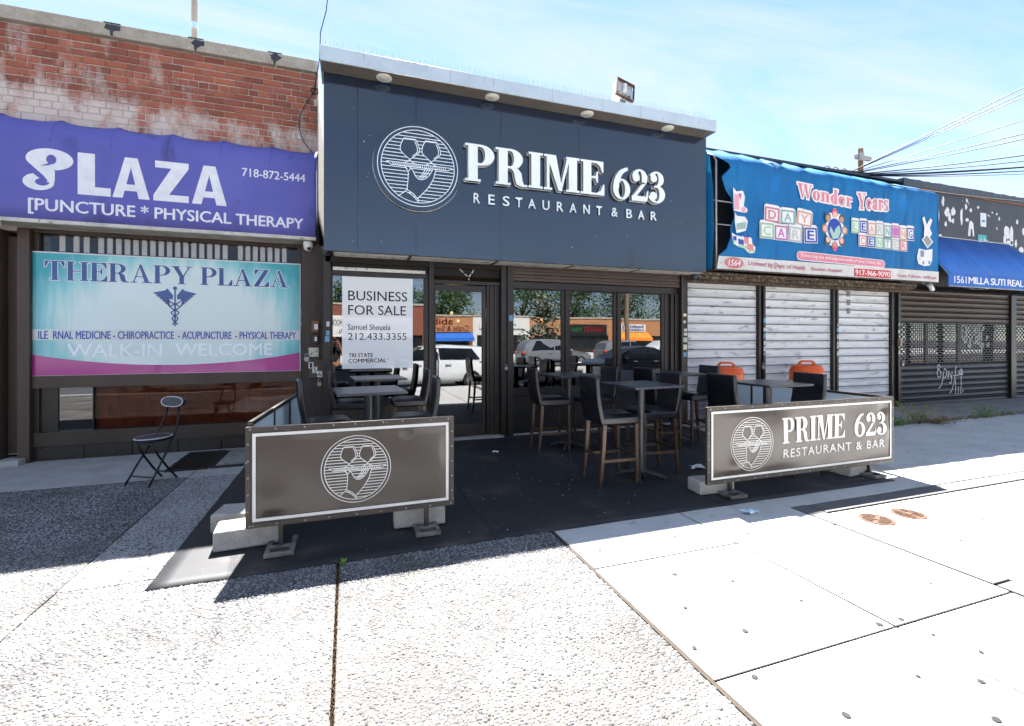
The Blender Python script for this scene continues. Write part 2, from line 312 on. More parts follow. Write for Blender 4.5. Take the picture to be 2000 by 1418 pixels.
def peb_mat():
    m = bpy.data.materials.new('pebble'); m.use_nodes = True; t = m.node_tree; b = t.nodes['Principled BSDF']; L = t.links.new
    g = nd(t, 'ShaderNodeNewGeometry'); r = nd(t, 'ShaderNodeValToRGB'); e = r.color_ramp.elements
    e[0].color = C('#5a5a5c'); e[1].color = C('#8f8f90'); e.new(.3).color = C('#6b6b6d'); e.new(.7).color = C('#7c7c7e'); e.new(.05).color = C('#403f40')
    L(g.outputs['Random Per Island'], r.inputs[0])
    n = nd(t, 'ShaderNodeTexNoise'); n.inputs['Scale'].default_value = 1.1; n.inputs['Detail'].default_value = 9; n.inputs['Roughness'].default_value = .65; L(g.outputs['Position'], n.inputs['Vector'])
    rr = nd(t, 'ShaderNodeValToRGB'); rr.color_ramp.elements[0].position = .34; rr.color_ramp.elements[0].color = (.62,.6,.57,1); rr.color_ramp.elements[1].position = .62; rr.color_ramp.elements[1].color = (1.25,1.25,1.25,1); L(n.outputs['Fac'], rr.inputs[0])
    mx = nd(t, 'ShaderNodeMix', data_type='RGBA', blend_type='MULTIPLY'); mx.inputs[0].default_value = 1; L(r.outputs[0], mx.inputs[6]); L(rr.outputs[0], mx.inputs[7])
    L(mx.outputs[2], b.inputs['Base Color']); b.inputs['Roughness'].default_value = .8
    return m
M_agg = agg_mat(); M_peb = peb_mat()
# ------------------------------------------------------------------ ground, road, pavement
g = MB(); g.add([(-500,-500,-.17),(500,-500,-.17),(500,500,-.17),(-500,500,-.17)], [(0,1,2,3)]); tag(g.build('ground', M_asph), kind='structure')
pav = MB().box(-60,60,-8.6,12,-.16,-.012).build('pavement', M_fill); tag(pav, kind='structure')
kb = MB()
for i in range(-20, 20): kb.box(i*3+.01, i*3+2.99, -8.78, -8.605, -.16, 0.002)
tag(kb.build('kerb', M_conc2, bevel=.015), kind='structure')
GAP = .005
def slab(name, x0, x1, y0, y1, mat, zt=0.0, gap=GAP):
    dz = RD.uniform(-.0015, .0015)
    return MB().box(x0+gap, x1-gap, y0+gap, y1-gap, -.011, zt+dz).build(name, mat, pav, bevel=.004)
for a, b in ((-40,-6.8),(-6.8,-5.1),(-5.1,-3.42),(-3.42,-1.735),(-1.735,-.06),(-.06,1.6)):
    slab('slab', a, b, -8.6, -1.36 if b < -1 else -4.0, M_agg, gap=.008 if b in (-.06,) or a == -.06 else .0025)
for a, b in ((-40,-6.8),(-6.8,-4.1),(-4.1,-1.735)): slab('slab', a, b, -1.36, .6, M_conc2)
slab('slab', -1.735, 6.4, -4.0, .6, M_conc2)
for a, b in ((1.62,2.885),(2.885,3.97)):
    for c, d in ((-8.6,-7.15),(-7.15,-5.985),(-5.985,-4.85),(-4.85,-4.0)): slab('slab', a, b, c, d, M_conc, 0, .0075)
for c, d in ((-8.6,-5.9),(-5.9,-4.4)): slab('slab', 3.97, 4.17, c, d, M_strip, .004, .009)
XS = [4.17,7.2,10.2,13.2,16.2,19.2,24,40]
for a, b in zip(XS, XS[1:]):
    for c, d, mt in ((-8.6,-6.6,M_conc),(-6.6,-4.63,M_conc),(-4.62,-4.42,M_strip)): slab('slab', a, b, c, d, mt, .003 if mt is M_strip else 0, .01 if mt is M_strip else GAP)
    slab('slab', max(a,6.4) if a > 5 else 4.17, b, -4.41 if a > 5 else -4.41, -1.86, M_conc) if a > 5 else None
    if a > 5: slab('slab', a, b, -1.85, .6, M_apron, .012)
slab('slab', 3.97, 6.4, -4.41, -4.0, M_conc); slab('slab', 6.4, 7.2, -4.41, -1.86, M_conc); slab('slab', 6.4, 7.2, -1.85, .6, M_apron, .012)
# pebbles of the exposed aggregate
import numpy as np
rng = np.random.default_rng(3)
def pebbles():
    P = []
    for x0, x1, y0, y1, sp in ((-2.6,1.585,-6.5,-4.2,.0175),(-2.9,-1.2,-4.2,-3.2,.0195),(-4.2,-1.2,-3.2,-1.4,.021),(-1.2,1.585,-4.2,-4.14,.019)):
        xs = np.arange(x0, x1, sp); ys = np.arange(y0, y1, sp); X, Y = np.meshgrid(xs, ys)
        X = X + rng.uniform(-.006,.006,X.shape); Y = Y + rng.uniform(-.006,.006,Y.shape)
        k = rng.random(X.shape) < .965; P.append(np.stack([X[k], Y[k]], 1))
    P = np.concatenate(P)
    for j, w in ((-1.735,.010), (-.06,.018), (-3.42,.010)): P = P[np.abs(P[:,0]-j) > w]
    return P
PP = pebbles(); N = len(PP)
r = rng.uniform(.0066,.0118,N); hh = r*rng.uniform(.35,.65,N); ph = rng.uniform(0,6.28,N); el = rng.uniform(.75,1.3,N)
V = np.zeros((N,13,3), dtype=np.float32)
for k in range(6):
    a = ph + k*math.pi/3; ca, sa = np.cos(k*math.pi/3+0*ph), np.sin(k*math.pi/3+0*ph)
    j1 = rng.uniform(.85,1.15,N)
    ex, ey = ca*r*el*j1, sa*r*j1
    V[:,k,0] = PP[:,0]+ex*np.cos(ph)-ey*np.sin(ph); V[:,k,1] = PP[:,1]+ex*np.sin(ph)+ey*np.cos(ph); V[:,k,2] = -.004
    V[:,6+k,0] = PP[:,0]+(ex*np.cos(ph)-ey*np.sin(ph))*.72; V[:,6+k,1] = PP[:,1]+(ex*np.sin(ph)+ey*np.cos(ph))*.72; V[:,6+k,2] = hh*.72
V[:,12,0] = PP[:,0]; V[:,12,1] = PP[:,1]; V[:,12,2] = hh
quads = np.array([(k,(k+1)%6,6+(k+1)%6,6+k) for k in range(6)]); tris = np.array([(6+k,6+(k+1)%6,12) for k in range(6)])
base = (np.arange(N)*13)[:,None]
loops = np.concatenate([(quads.reshape(-1)[None,:]+base), (tris.reshape(-1)[None,:]+base)], 1).reshape(-1).astype(np.int32)
tot = np.tile(np.array([4]*6+[3]*6), N).astype(np.int32); st = np.concatenate([[0], np.cumsum(tot)[:-1]]).astype(np.int32)
me = bpy.data.meshes.new('pebbles'); me.vertices.add(N*13); me.vertices.foreach_set('co', V.reshape(-1))
me.loops.add(len(loops)); me.loops.foreach_set('vertex_index', loops); me.polygons.add(len(tot)); me.polygons.foreach_set('loop_start', st); me.polygons.foreach_set('loop_total', tot)
me.polygons.foreach_set('use_smooth', np.ones(len(tot), dtype=bool)); me.update(calc_edges=True); me.materials.append(M_peb)
po = bpy.data.objects.new('pebbles', me); COL.objects.link(po); po.parent = pav; po['kind'] = 'stuff'
# chewing-gum spots and dirt in the rusty joint
gm = MB()
for x, y in ((3.372,-5.374),(3.755,-5.382),(2.932,-5.649),(2.812,-5.943),(2.981,-5.951),(2.055,-5.741),(1.695,-5.764),(2.989,-6.102),(3.055,-6.274),(1.818,-6.03),(2.551,-6.283),(2.79,-6.402),(2.0,-6.334),(2.573,-6.558),
             (2.1,-5.1),(3.4,-5.0),(3.1,-4.75),(2.5,-4.6),(2.2,-4.5),(4.6,-5.4),(5.3,-5.2),(4.9,-5.9),(3.6,-5.75),(1.9,-5.45),(5.9,-4.9),(2.4,-5.3),(3.3,-4.62),(2.62,-5.62),(1.8,-4.62),(4.4,-6.3),(7.5,-3.3),(8.4,-2.7),(9.4,-3.6),(7.9,-2.4)):
    rr = RD.uniform(.011,.02); n = 9; a0 = RD.random()
    gm.add([(x+rr*RD.uniform(.75,1.2)*math.cos(a0+6.283*k/n), y+rr*RD.uniform(.8,1.1)*math.sin(a0+6.283*k/n), .0045) for k in range(n)], [tuple(range(n))])
tag(gm.build('gum_spots', pm('old_gum', '#131211', '#1c1a19', 30, .8), pav), kind='stuff')
dm = MB()
for i in range(420):
    j = -.06; y = RD.uniform(-6.5,-4.25); x = j + RD.gauss(0,.009 if j < 0 else .007); q = RD.uniform(.003,.008)
    dm.add([(x-q,y-q,-.008),(x+q,y-q*.6,-.008),(x+q*.7,y+q,-.008),(x-q,y+q*.7,-.008),(x,y,q*.8)], [(0,1,4),(1,2,4),(2,3,4),(3,0,4)])
tag(dm.build('joint_debris', pm('rusty_moss', '#4a3118', '#5c4223', 30, .95), pav), kind='stuff')
tag(MB().box(1.599,1.621,-8.6,-4.0,-.011,-.001).build('joint_strip', pm('joint_sealant', '#3a3025', '#2d251c', 8, .9, bump=.5, bscale=60), pav), kind='stuff')
# black mat in front of the restaurant
mt = MB(); nx, ny = 60, 34; x0, x1, y0, y1 = -1.21, 5.82, -4.175, -.42
vs = [(x0+(x1-x0)*i/nx + (.003*math.sin(j*1.3) if i in (0,nx) else 0), y0+(y1-y0)*j/ny + (.004*math.sin(i*.9) if j == 0 else 0), .009+.0025*math.sin(i*.7)*math.sin(j*.5)) for j in range(ny+1) for i in range(nx+1)]
fs = [(j*(nx+1)+i, j*(nx+1)+i+1, (j+1)*(nx+1)+i+1, (j+1)*(nx+1)+i) for j in range(ny) for i in range(nx)]
mt.add(vs, fs)
mo = thing('floor_mat', (2.3,-2.3,0), 'large black rubber mat under the tables in front of the restaurant', 'mat')
o = mt.build('sheet', M_mat, mo, smooth=True); sm = o.modifiers.new('s', 'SOLIDIFY'); sm.thickness = .007
sm2 = MB().box(1.12,1.15,-4.17,-.45,.0105,.0135).box(3.42,3.45,-4.17,-.45,.0105,.0135); sm2.build('seam', pm('mat_seam', '#1d1d1f', '#29292b', 4, .7), mo)
# bits of grit and litter on the mat
lm = MB()
for i in range(260):
    x, y, q = RD.uniform(-1.1,5.7), RD.uniform(-4.1,-.5), RD.uniform(.002,.006)
    lm.add([(x-q,y-q,.0135),(x+q,y-q*.5,.0135),(x+q*.4,y+q,.0135),(x,y,.0135+q)], [(0,1,3),(1,2,3),(2,0,3)])
tag(lm.build('grit', M_white, mo), kind='stuff')
def crumple(name, x, y, s, mat, label, z=.014):
    m = MB(); n = 5
    pts = [(x+(i/n-.5)*s*1.6+RD.uniform(-.1,.1)*s, y+(j/n-.5)*s+RD.uniform(-.1,.1)*s, z+RD.uniform(0,.35)*s) for j in range(n+1) for i in range(n+1)]
    m.add(pts, [(j*(n+1)+i,j*(n+1)+i+1,(j+1)*(n+1)+i+1,(j+1)*(n+1)+i) for j in range(n) for i in range(n)])
    return tag(m.build(name, mat), label, 'litter')
crumple('crumpled_tissue', 4.06, -3.05, .11, M_white, 'crumpled white tissue on the mat by the right banner barrier')
crumple('paper_scrap', 1.964, -1.451, .055, M_white, 'small white paper scrap on the mat before the door')
crumple('paper_wrapper', 3.486, -4.389, .09, pm('pale_paper', '#b9d2e0', '#d7e4ea', 12, .6), 'pale blue paper wrapper on the shaded concrete beside the mat', .004)
# two rusty round utility covers
M_rust = pm('rusty_iron', '#4a2f1f', '#5c3d28', 14, .8, c3='#2e1f15', s3=40, t3=.56, w3=.08)
for i, (x, y, lb) in enumerate(((4.425,-4.885,'rusty round utility cover set in the sunlit concrete, nearer the narrow concrete strip'),(4.84,-4.89,'rusty round utility cover set in the sunlit concrete, the one farther to the right'))):
    t = thing('utility_cover', (x,y,0), lb, 'utility cover', 'rusty utility covers')
    MB().lathe([(.132,-.01),(.132,.006),(.118,.008),(.116,.004),(0.001,.004)], (x,y,0), 32).build('frame', M_rust, t, smooth='auto')
    m = MB(); ca, sa = math.cos(.5+i), math.sin(.5+i)
    for k in range(-5,6):
        u = k*.02; l = math.sqrt(max(0,.104**2-u*u))
        if abs(k) < 2: l *= .99
        for a, b in ((-l,-.018),(.018,l)):
            if b-a > .02: m.bar((x+u*ca-a*sa, y+u*sa+a*ca, .0065), (x+u*ca-b*sa, y+u*sa+b*ca, .0065), .009, .007)
    m.lathe([(.026,.004),(.026,.0095),(.001,.0095)], (x,y,0), 12); m.build('lid', M_rust, t)
# cellar grate and hatch by the left shop
gt = thing('cellar_grate', (-1.66,-.6,0), 'black slotted metal cellar grate in the pavement behind the folding chair', 'grate')
m = MB(); m.box(-2.07,-1.62,-1.06,-1.02,.002,.022).box(-2.07,-1.62,-.12,-.08,.002,.022).box(-2.07,-2.03,-1.02,-.12,.002,.022).box(-1.66,-1.62,-1.02,-.12,.002,.022); m.build('frame', M_black, gt)
MB().box(-2.03,-1.66,-1.02,-.12,.0015,.004).build('pit', M_dark, gt)
b0 = MB().box(-.185,.185,-.011,.011,.006,.02).build('bar', M_black, gt, local=True); b0.location = (-1.845+1.66, -.97+.6, 0)
for k in range(1,14): dup_part(b0, gt, (-1.845+1.66, -.97+.6+k*.063, 0))
hp = thing('cellar_hatch', (-1.4,-.6,0), 'grey patched metal cellar hatch beside the slotted grate', 'hatch')
MB().box(-1.6,-1.24,-1.05,-.1,.002,.02).build('frame', M_black, hp, bevel=.004); MB().box(-1.55,-1.22,-.99,-.16,.0205,.026).build('plate', M_apron, hp)

# ------------------------------------------------------------------ left neighbour: brick building
bb = thing('brick_building', (-3.2,.2,0), 'single storey red brick building with pale coping and whitewashed lower courses', 'building')
M_mort = pm('mortar', '#c4bdb2', '#a59d92', 8, .95, bump=.3, bscale=60)
def brick_mat():
    m = bpy.data.materials.new('brick'); m.use_nodes = True; t = m.node_tree; b = t.nodes['Principled BSDF']; L = t.links.new
    oi = nd(t, 'ShaderNodeObjectInfo'); g = nd(t, 'ShaderNodeNewGeometry'); r = nd(t, 'ShaderNodeValToRGB'); e = r.color_ramp.elements
    e[0].color = C('#7b4638'); e[1].color = C('#a9664f'); e.new(.25).color = C('#8e5040'); e.new(.6).color = C('#a05e48'); e.new(.85).color = C('#854d40')
    L(oi.outputs['Random'], r.inputs[0])
    n = nd(t, 'ShaderNodeTexNoise'); n.inputs['Scale'].default_value = 26; n.inputs['Detail'].default_value = 6; L(g.outputs['Position'], n.inputs['Vector'])
    mx = nd(t, 'ShaderNodeMix', data_type='RGBA', blend_type='MULTIPLY'); mx.inputs[0].default_value = .55; L(r.outputs[0], mx.inputs[6])
    rr = nd(t, 'ShaderNodeValToRGB'); rr.color_ramp.elements[0].color = (.45,.42,.42,1); rr.color_ramp.elements[1].color = (1.25,1.2,1.15,1); L(n.outputs['Fac'], rr.inputs[0]); L(rr.outputs[0], mx.inputs[7])
    # lime wash / efflorescence: strong on the lower courses, streaky above
    sp = nd(t, 'ShaderNodeSeparateXYZ'); L(g.outputs['Position'], sp.inputs[0])
    zr = nd(t, 'ShaderNodeMapRange'); zr.inputs['From Min'].default_value = 4.95; zr.inputs['From Max'].default_value = 4.72; zr.inputs['To Min'].default_value = 0; zr.inputs['To Max'].default_value = .2; L(sp.outputs['Z'], zr.inputs['Value'])
    xr = nd(t, 'ShaderNodeMapRange'); xr.inputs['From Min'].default_value = -1.2; xr.inputs['From Max'].default_value = -3.9; xr.inputs['To Min'].default_value = -.04; xr.inputs['To Max'].default_value = .09; L(sp.outputs['X'], xr.inputs['Value'])
    mp_ = nd(t, 'ShaderNodeMapping'); mp_.inputs['Scale'].default_value = (1.6,1.6,.7); L(g.outputs['Position'], mp_.inputs[0])
    n2 = nd(t, 'ShaderNodeTexNoise'); n2.inputs['Scale'].default_value = 2.6; n2.inputs['Detail'].default_value = 12; n2.inputs['Roughness'].default_value = .72; L(mp_.outputs[0], n2.inputs['Vector'])
    a1 = nd(t, 'ShaderNodeMath', operation='ADD'); L(n2.outputs['Fac'], a1.inputs[0]); L(zr.outputs[0], a1.inputs[1])
    a2 = nd(t, 'ShaderNodeMath', operation='ADD'); L(a1.outputs[0], a2.inputs[0]); L(xr.outputs[0], a2.inputs[1])
    fr = nd(t, 'ShaderNodeMapRange'); fr.inputs['From Min'].default_value = .57; fr.inputs['From Max'].default_value = .78; fr.inputs['To Max'].default_value = .85; L(a2.outputs[0], fr.inputs['Value'])
    m2 = nd(t, 'ShaderNodeMix', data_type='RGBA'); m2.inputs[7].default_value = C('#c9bfb8'); L(fr.outputs[0], m2.inputs[0]); L(mx.outputs[2], m2.inputs[6])
    L(m2.outputs[2], b.inputs['Base Color']); b.inputs['Roughness'].default_value = .88
    bp = nd(t, 'ShaderNodeBump'); bp.inputs['Strength'].default_value = .5; bp.inputs['Distance'].default_value = .006; L(n.outputs['Fac'], bp.inputs['Height']); L(bp.outputs[0], b.inputs['Normal'])
    return m
M_brick = brick_mat()
wall = MB().box(-14,-.42,.113,8,3.0,5.68).box(-14,-.42,.5,8,0,3.0).build('wall', M_mort, bb)
CH, BL, BJ = .0945, .255, .014
def brick_mesh(name, w):
    m = MB().box(0,w-BJ,.1,.15,0,CH-BJ); o = m.build(name, M_brick, wall, bevel=.004, seg=1); o.location = (0,0,0); return o
B = {}
nb = 0; z = 5.68-CH; row = 0
while z > 4.2:
    hd = row % 6 == 4; w = BL/2 if hd else BL; x = -4.62 + (0 if row % 2 else -BL/2) + (BL/4 if hd else 0)
    while x < -.44:
        ww = min(w, -.43-x)
        if ww > .05:
            key = round(ww,2); dy = RD.uniform(-.005,.004) + (.004 if z < 4.78 else 0)
            if key not in B: o = B[key] = brick_mesh('brick', key)
            else: o = dup_part(B[key], wall)
            o.location = (x, dy, z + RD.uniform(-.0015,.0015)); nb += 1
        x += w
    z -= CH; row += 1
# NB brick meshes are in wall-space already offset by the building's base
M_cop = pm('coping_stone', '#a89f92', '#8c8478', 5, .9, bump=.35, bscale=70, c3='#c0b8aa', s3=30, t3=.6, w3=.1)
M_tar = pm('roof_tar', '#26262a', '#34343a', 30, .45, bump=.4, bscale=50)
cx = [-14,-6.2,-4.6,-3.0,-2.03,-1.02,-.42]
for a, b in zip(cx, cx[1:]): MB().box(a+.005,b-.005,.03,.5,5.685,5.86).build('coping_stone', M_cop, bb, bevel=.008)
for x in (-3.0,-2.03,-1.02):
    m = MB(); n = 13; pts = []
    for k in range(n):
        t = 6.283*k/n; q = RD.uniform(.6,1.25); pts.append((x+.085*q*math.cos(t)+.02, 5.80+.055*q*math.sin(t)))
    m.prism(pts, .022, .031); m.prism([(x-.012,5.70),(x+.014,5.70),(x+.02,5.80),(x-.02,5.80)], .0225, .031); m.box(x-.09,x+.1,.02,.2,5.858,5.866)
    m.build('tar_patch', M_tar, bb)
vp = thing('vent_pipe', (-2.195,.62,5.6), 'weathered grey vent pipe rising from the brick building roof', 'pipe')
MB().tube([(-2.195,.62,5.4),(-2.195,.62,8.0)], .043, 14).build('pipe', pm('old_pipe', '#a39a90', '#857c74', 9, .7, stretch=(1,1,.2)), vp, smooth='auto')
MB().tube([(-2.195,.62,6.32),(-2.195,.62,6.42)], .047, 14).build('band', pm('pale_blue', '#a9c4d4', None, 5, .5), vp, smooth='auto')
# shop front below the awning
M_brown2 = pm('bronze_sheet', '#4c3f35', '#41352d', 2, .5, metal=.25, bump=.12, bscale=9, stretch=(1,1,.25), c3='#6b5d50', s3=50, t3=.72, w3=.05)
def part(name, mat, parent, *bx, bevel=.004):
    groups = []                                       # boxes that touch form one piece, the others are pieces of their own
    for q in bx:
        hit = [g_ for g_ in groups if any(all(q[2*k] <= p[2*k+1]+.004 and p[2*k] <= q[2*k+1]+.004 for k in range(3)) for p in g_)]
        n_ = [q]
        for g_ in hit: n_ += g_; groups.remove(g_)
        groups.append(n_)
    first = None
    for g_ in groups:
        m = MB()
        for q in sorted(g_, key=bx.index): m.box(*q)
        o = m.build(name, mat, parent, bevel=bevel); first = first or o
    return first
part('pillar', M_brown2, bb, (-9,-4.14,.0,.5,0,3.0))
part('door', M_brown2, bb, (-4.14,-3.98,.14,.2,.1,2.93)); part('door_step', M_conc2, bb, (-4.14,-3.9,-.12,.2,.0,.07))
part('kick_plate', M_steel, bb, (-4.13,-3.99,.125,.145,.1,.12))
part('column', M_brown2, bb, (-3.985,-3.86,.02,.22,0,3.03))
part('window_frame', M_brown, bb, (-3.86,-.66,.08,.2,2.985,3.04),(-3.86,-3.8,.1,.2,.18,2.985),(-.72,-.66,.1,.2,.18,2.985))
part('sill_beam', M_brown2, bb, (-3.86,-.66,.06,.2,.955,1.115))
part('bottom_rail', M_brown, bb, (-3.86,-.66,.075,.2,.19,.375))
for k in range(6): part('plinth_panel', M_black, bb, (-3.86+k*.534,-3.86+(k+1)*.534-.006,.1,.2,0,.19))
part('transom_bar', M_brown, bb, (-3.8,-.72,.1,.17,2.72,2.757))
MB().box(-3.8,-.72,.15,.156,2.757,2.985).build('window_pane', M_gl_c, bb)
MB().box(-3.8,-3.24,.15,.156,.375,.955).build('window_pane', M_gl, bb); part('mullion', M_black, bb, (-3.25,-3.235,.13,.16,.375,.955))
MB().box(-3.8,-3.62,.13,.149,.375,.955).build('mullion', M_black, bb)
MB().box(-3.235,-.72,.15,.156,.375,.955).build('window_pane', M_gl_b, bb)
cop = pm('copper_reflection', '#7d4730', '#b3693f', 3, .35, stretch=(1,1,.35), c3='#3c271c', s3=20, t3=.55, w3=.2, st3=(1,1,.2))  # coppery reflection of the sunlit street, painted on a sheet behind the pane
MB().box(-3.235,-.72,.2,.22,.375,.955).build('pane_sheet', cop, bb); part('inner_wall', M_dark, bb, (-3.85,-3.235,.45,.49,.3,1.0),(-3.85,-.66,.45,.49,2.7,3.0))
sl0 = MB().box(0,.062,.165,.17,2.75,2.98).build('blind_slat', pm('blind', '#e2e0db', '#d4d2cc', 4, .6), bb)
xs = [-3.62,-3.47,-3.36] + [-3.2+k*.0985 for k in range(24)]
for k, x in enumerate(xs):
    if k in (19,): continue
    o = sl0 if k == 0 else dup_part(sl0, bb); o.location = (x+.0,0,0); o.rotation_euler = (0,0,0)
WORLD[sl0.name] = Vector((-3.2,.2,0))
# therapy banner on the window
bn = thing('window_banner', (-2.29,.1,1.12), 'turquoise window banner reading THERAPY PLAZA with a blue winged staff emblem', 'banner')
def banner_mat():
    m = bpy.data.materials.new('banner_print'); m.use_nodes = True; t = m.node_tree; b = t.nodes['Principled BSDF']; L = t.links.new
    g = nd(t, 'ShaderNodeNewGeometry'); sp = nd(t, 'ShaderNodeSeparateXYZ'); L(g.outputs['Position'], sp.inputs[0])
    rx = nd(t, 'ShaderNodeMapRange'); rx.inputs['From Min'].default_value = -3.92; rx.inputs['From Max'].default_value = -.65; rx.inputs['To Min'].default_value = -1; rx.inputs['To Max'].default_value = 1; L(sp.outputs['X'], rx.inputs['Value'])
    rz = nd(t, 'ShaderNodeMapRange'); rz.inputs['From Min'].default_value = 1.3; rz.inputs['From Max'].default_value = 2.9; rz.inputs['To Min'].default_value = -.5; rz.inputs['To Max'].default_value = 1; L(sp.outputs['Z'], rz.inputs['Value'])
    def pw(src): 
        p = nd(t, 'ShaderNodeMath', operation='MULTIPLY'); L(src, p.inputs[0]); L(src, p.inputs[1]); return p.outputs[0]
    a = nd(t, 'ShaderNodeMath', operation='ADD'); L(pw(rx.outputs[0]), a.inputs[0]); L(pw(rz.outputs[0]), a.inputs[1])
    n = nd(t, 'ShaderNodeTexNoise'); n.inputs['Scale'].default_value = 5; n.inputs['Detail'].default_value = 6; mp_ = nd(t, 'ShaderNodeMapping'); mp_.inputs['Scale'].default_value = (1.6,1,.22); L(g.outputs['Position'], mp_.inputs[0]); L(mp_.outputs[0], n.inputs['Vector'])
    a2 = nd(t, 'ShaderNodeMath', operation='MULTIPLY_ADD'); a2.inputs[1].default_value = -.9; L(n.outputs['Fac'], a2.inputs[0]); L(a.outputs[0], a2.inputs[2])
    r = nd(t, 'ShaderNodeValToRGB'); r.color_ramp.elements[0].position = .0; r.color_ramp.elements[0].color = C('#d0e0dc'); r.color_ramp.elements[1].position = .8; r.color_ramp.elements[1].color = C('#2a9fa9'); r.color_ramp.elements.new(.35).color = C('#86c8cb')
    L(a2.outputs[0], r.inputs[0]); L(r.outputs[0], b.inputs['Base Color']); b.inputs['Roughness'].default_value = .35; b.inputs['Coat Weight'].default_value = .2; b.inputs['Coat Roughness'].default_value = .02
    return m
BX0, BX1, BZ0, BZ1, BY = -3.905, -.67, 1.105, 2.745, .085
MB().box(BX0,BX1,BY,.1,BZ0,BZ1).build('sheet', banner_mat(), bn)
pw_ = pm('print_white', '#d2d6d4', None, 5, .4, coat=.4)
part('border', pw_, bn, (BX0,BX1,BY-.002,BY-.0005,BZ1-.016,BZ1),(BX0,BX0+.014,BY-.002,BY-.0005,BZ0,BZ1-.016),(BX1-.012,BX1,BY-.002,BY-.0005,BZ0,BZ1-.016),(BX0+.014,BX1-.012,BY-.002,BY-.0005,BZ0,BZ0+.014), bevel=0)
part('band', pw_, bn, (BX0+.014,BX1-.012,BY-.003,BY-.0022,1.585,1.725), bevel=0)
sw = [(BX0+.014,BZ0+.014),(BX1-.012,BZ0+.014)] + [(BX1-.012-(BX1-BX0-.026)*k/20, BZ0+.13+.165*abs(1-k/10+.0)**2*(1 if k > 10 else .95)) for k in range(21)]
swo = MB().flat(sw, BY-.003).build('swoosh', pm('print_magenta', '#ae2a86', '#a3237e', 2, .35, coat=.3), bn)
navy = pm('print_navy', '#23447f', '#2a4f90', 4, .4, coat=.3)
hal = pm('print_halo', '#dfe2e6', None, 4, .4)
def serif_print(name, s, x0, x1, z0, z1, y, mat, parent, g=0, **kw):
    m = MB(); i = 0
    for ch, polys in serif_line(s, x0, x1, z0, z1, **kw):
        for p in polys: m.flat(grow(p, g) if g else p, y - .00012*(i % 7)); i += 1
    return m.build(name, mat, parent)
big = dict(T=.185, t=.05, sf=.07, gap=.045, sp=.28)
X1 = lambda px: px
serif_print('lettering_outline', 'THERAPY PLAZA', -3.735,-.835,2.375,2.628, BY-.0035, hal, bn, g=.008, **big)
serif_print('lettering', 'THERAPY PLAZA', -3.735,-.835,2.375,2.628, BY-.0055, navy, bn, **big)
lettering('lettering', 'ILE  RNAL MEDICINE - CHIROPRACTICE  - ACUPUNCTURE  - PHYSICAL THERAPY', -3.80,-.735,1.60,1.705, BY-.0045, pm('print_blue', '#2b57a4', None, 4, .4), bn, bold=.06)
serif_w = pm('print_pale', '#eef3f5', None, 4, .5)
lettering('lettering', 'WALK-IN  WELCOME', -3.50,-1.06,1.36,1.535, BY-.004, serif_w, bn, bold=.02)
# winged staff emblem
cm = MB(); cxx, czt = -2.29, 2.33
def ribbon(m, pts, w, y):
    for i in range(len(pts)-1):
        a, b = Vector(pts[i]), Vector(pts[i+1]); d = (b-a)
        if d.length < 1e-6: continue
        d.normalize(); n = Vector((-d.y, d.x))*w/2; a = a-d*w*.2; b = b+d*w*.2
        m.flat([tuple(a-n),tuple(b-n),tuple(b+n),tuple(a+n)], y - .0001*(i % 2))
cm.flat(rc(cxx-.009,cxx+.009,1.78,2.30), BY-.0046); cm.flat(arc(cxx,2.315,.026,.026,0,360,14), BY-.0048)
for sgn in (-1,1):
    for k in range(6):
        L0 = .26-.035*k; z0 = 2.30-.03*k
        cm.flat([(cxx+sgn*(.05+.008*k),2.20-.012*k),(cxx+sgn*(.085),2.29-.02*k),(cxx+sgn*(L0),z0-.055-.006*k),(cxx+sgn*(L0-.03),z0-.078-.006*k)], BY-.0046-.00008*k)
    cm.flat([(cxx+sgn*.022,2.21),(cxx+sgn*.09,2.31),(cxx+sgn*.11,2.29),(cxx+sgn*.06,2.17),(cxx+sgn*.03,2.15)], BY-.0053)
    sn = [(cxx+sgn*.05,2.165),(cxx+sgn*.075,2.17),(cxx+sgn*.08,2.145)]
    sn += [(cxx+sgn*(.062-.036*k/30)*math.cos(math.pi*4*k/30+.1)*1.0, 2.13-.33*k/30) for k in range(31)]
    ribbon(cm, sn, .015, BY-.0056)
cm.build('emblem', navy, bn)
# awning
aw = thing('purple_awning', (-2.4,-.1,3.05), 'faded purple fabric awning reading PLAZA over the left shop', 'awning')
M_pur = pm('purple_canvas', '#5757a2', '#6161ac', 1.3, .75, bump=.15, bscale=220, c3='#33325f', s3=2.4, t3=.60, w3=.25, st3=(1.2,1,.5), bdist=.002)
prof = [(-.3,3.09),(-.302,3.3),(-.303,3.6),(-.303,3.9),(-.303,4.07),(-.295,4.14),(-.27,4.22),(-.225,4.3),(-.16,4.37),(-.08,4.42),(.0,4.45),(.09,4.46)]
ribs = [-8+.61*k for k in range(13)]; ribs = [-.43-.615*k for k in range(16)]
m = MB(); NX = 300; X0, XE = -9.4, -.43
vs = []
for i in range(NX+1):
    x = X0+(XE-X0)*i/NX; ph = ((XE-x)/.615) % 1; sag = math.sin(math.pi*ph)**.7 
    for j, (yy, zz) in enumerate(prof):
        w = max(0, (j-4)/7); wr = .006*math.sin(x*9+j)*w
        vs.append((x, yy + (.035*sag*w*(1 if j < 10 else .3)), zz - .045*sag*w*(1 if j < 11 else .3) + wr))
np_ = len(prof); m.add(vs, [(i*np_+j,(i+1)*np_+j,(i+1)*np_+j+1,i*np_+j+1) for i in range(NX) for j in range(np_-1)])
o = m.build('canopy', M_pur, aw, smooth=True); sd = o.modifiers.new('s','SOLIDIFY'); sd.thickness = .004; sd.offset = -1
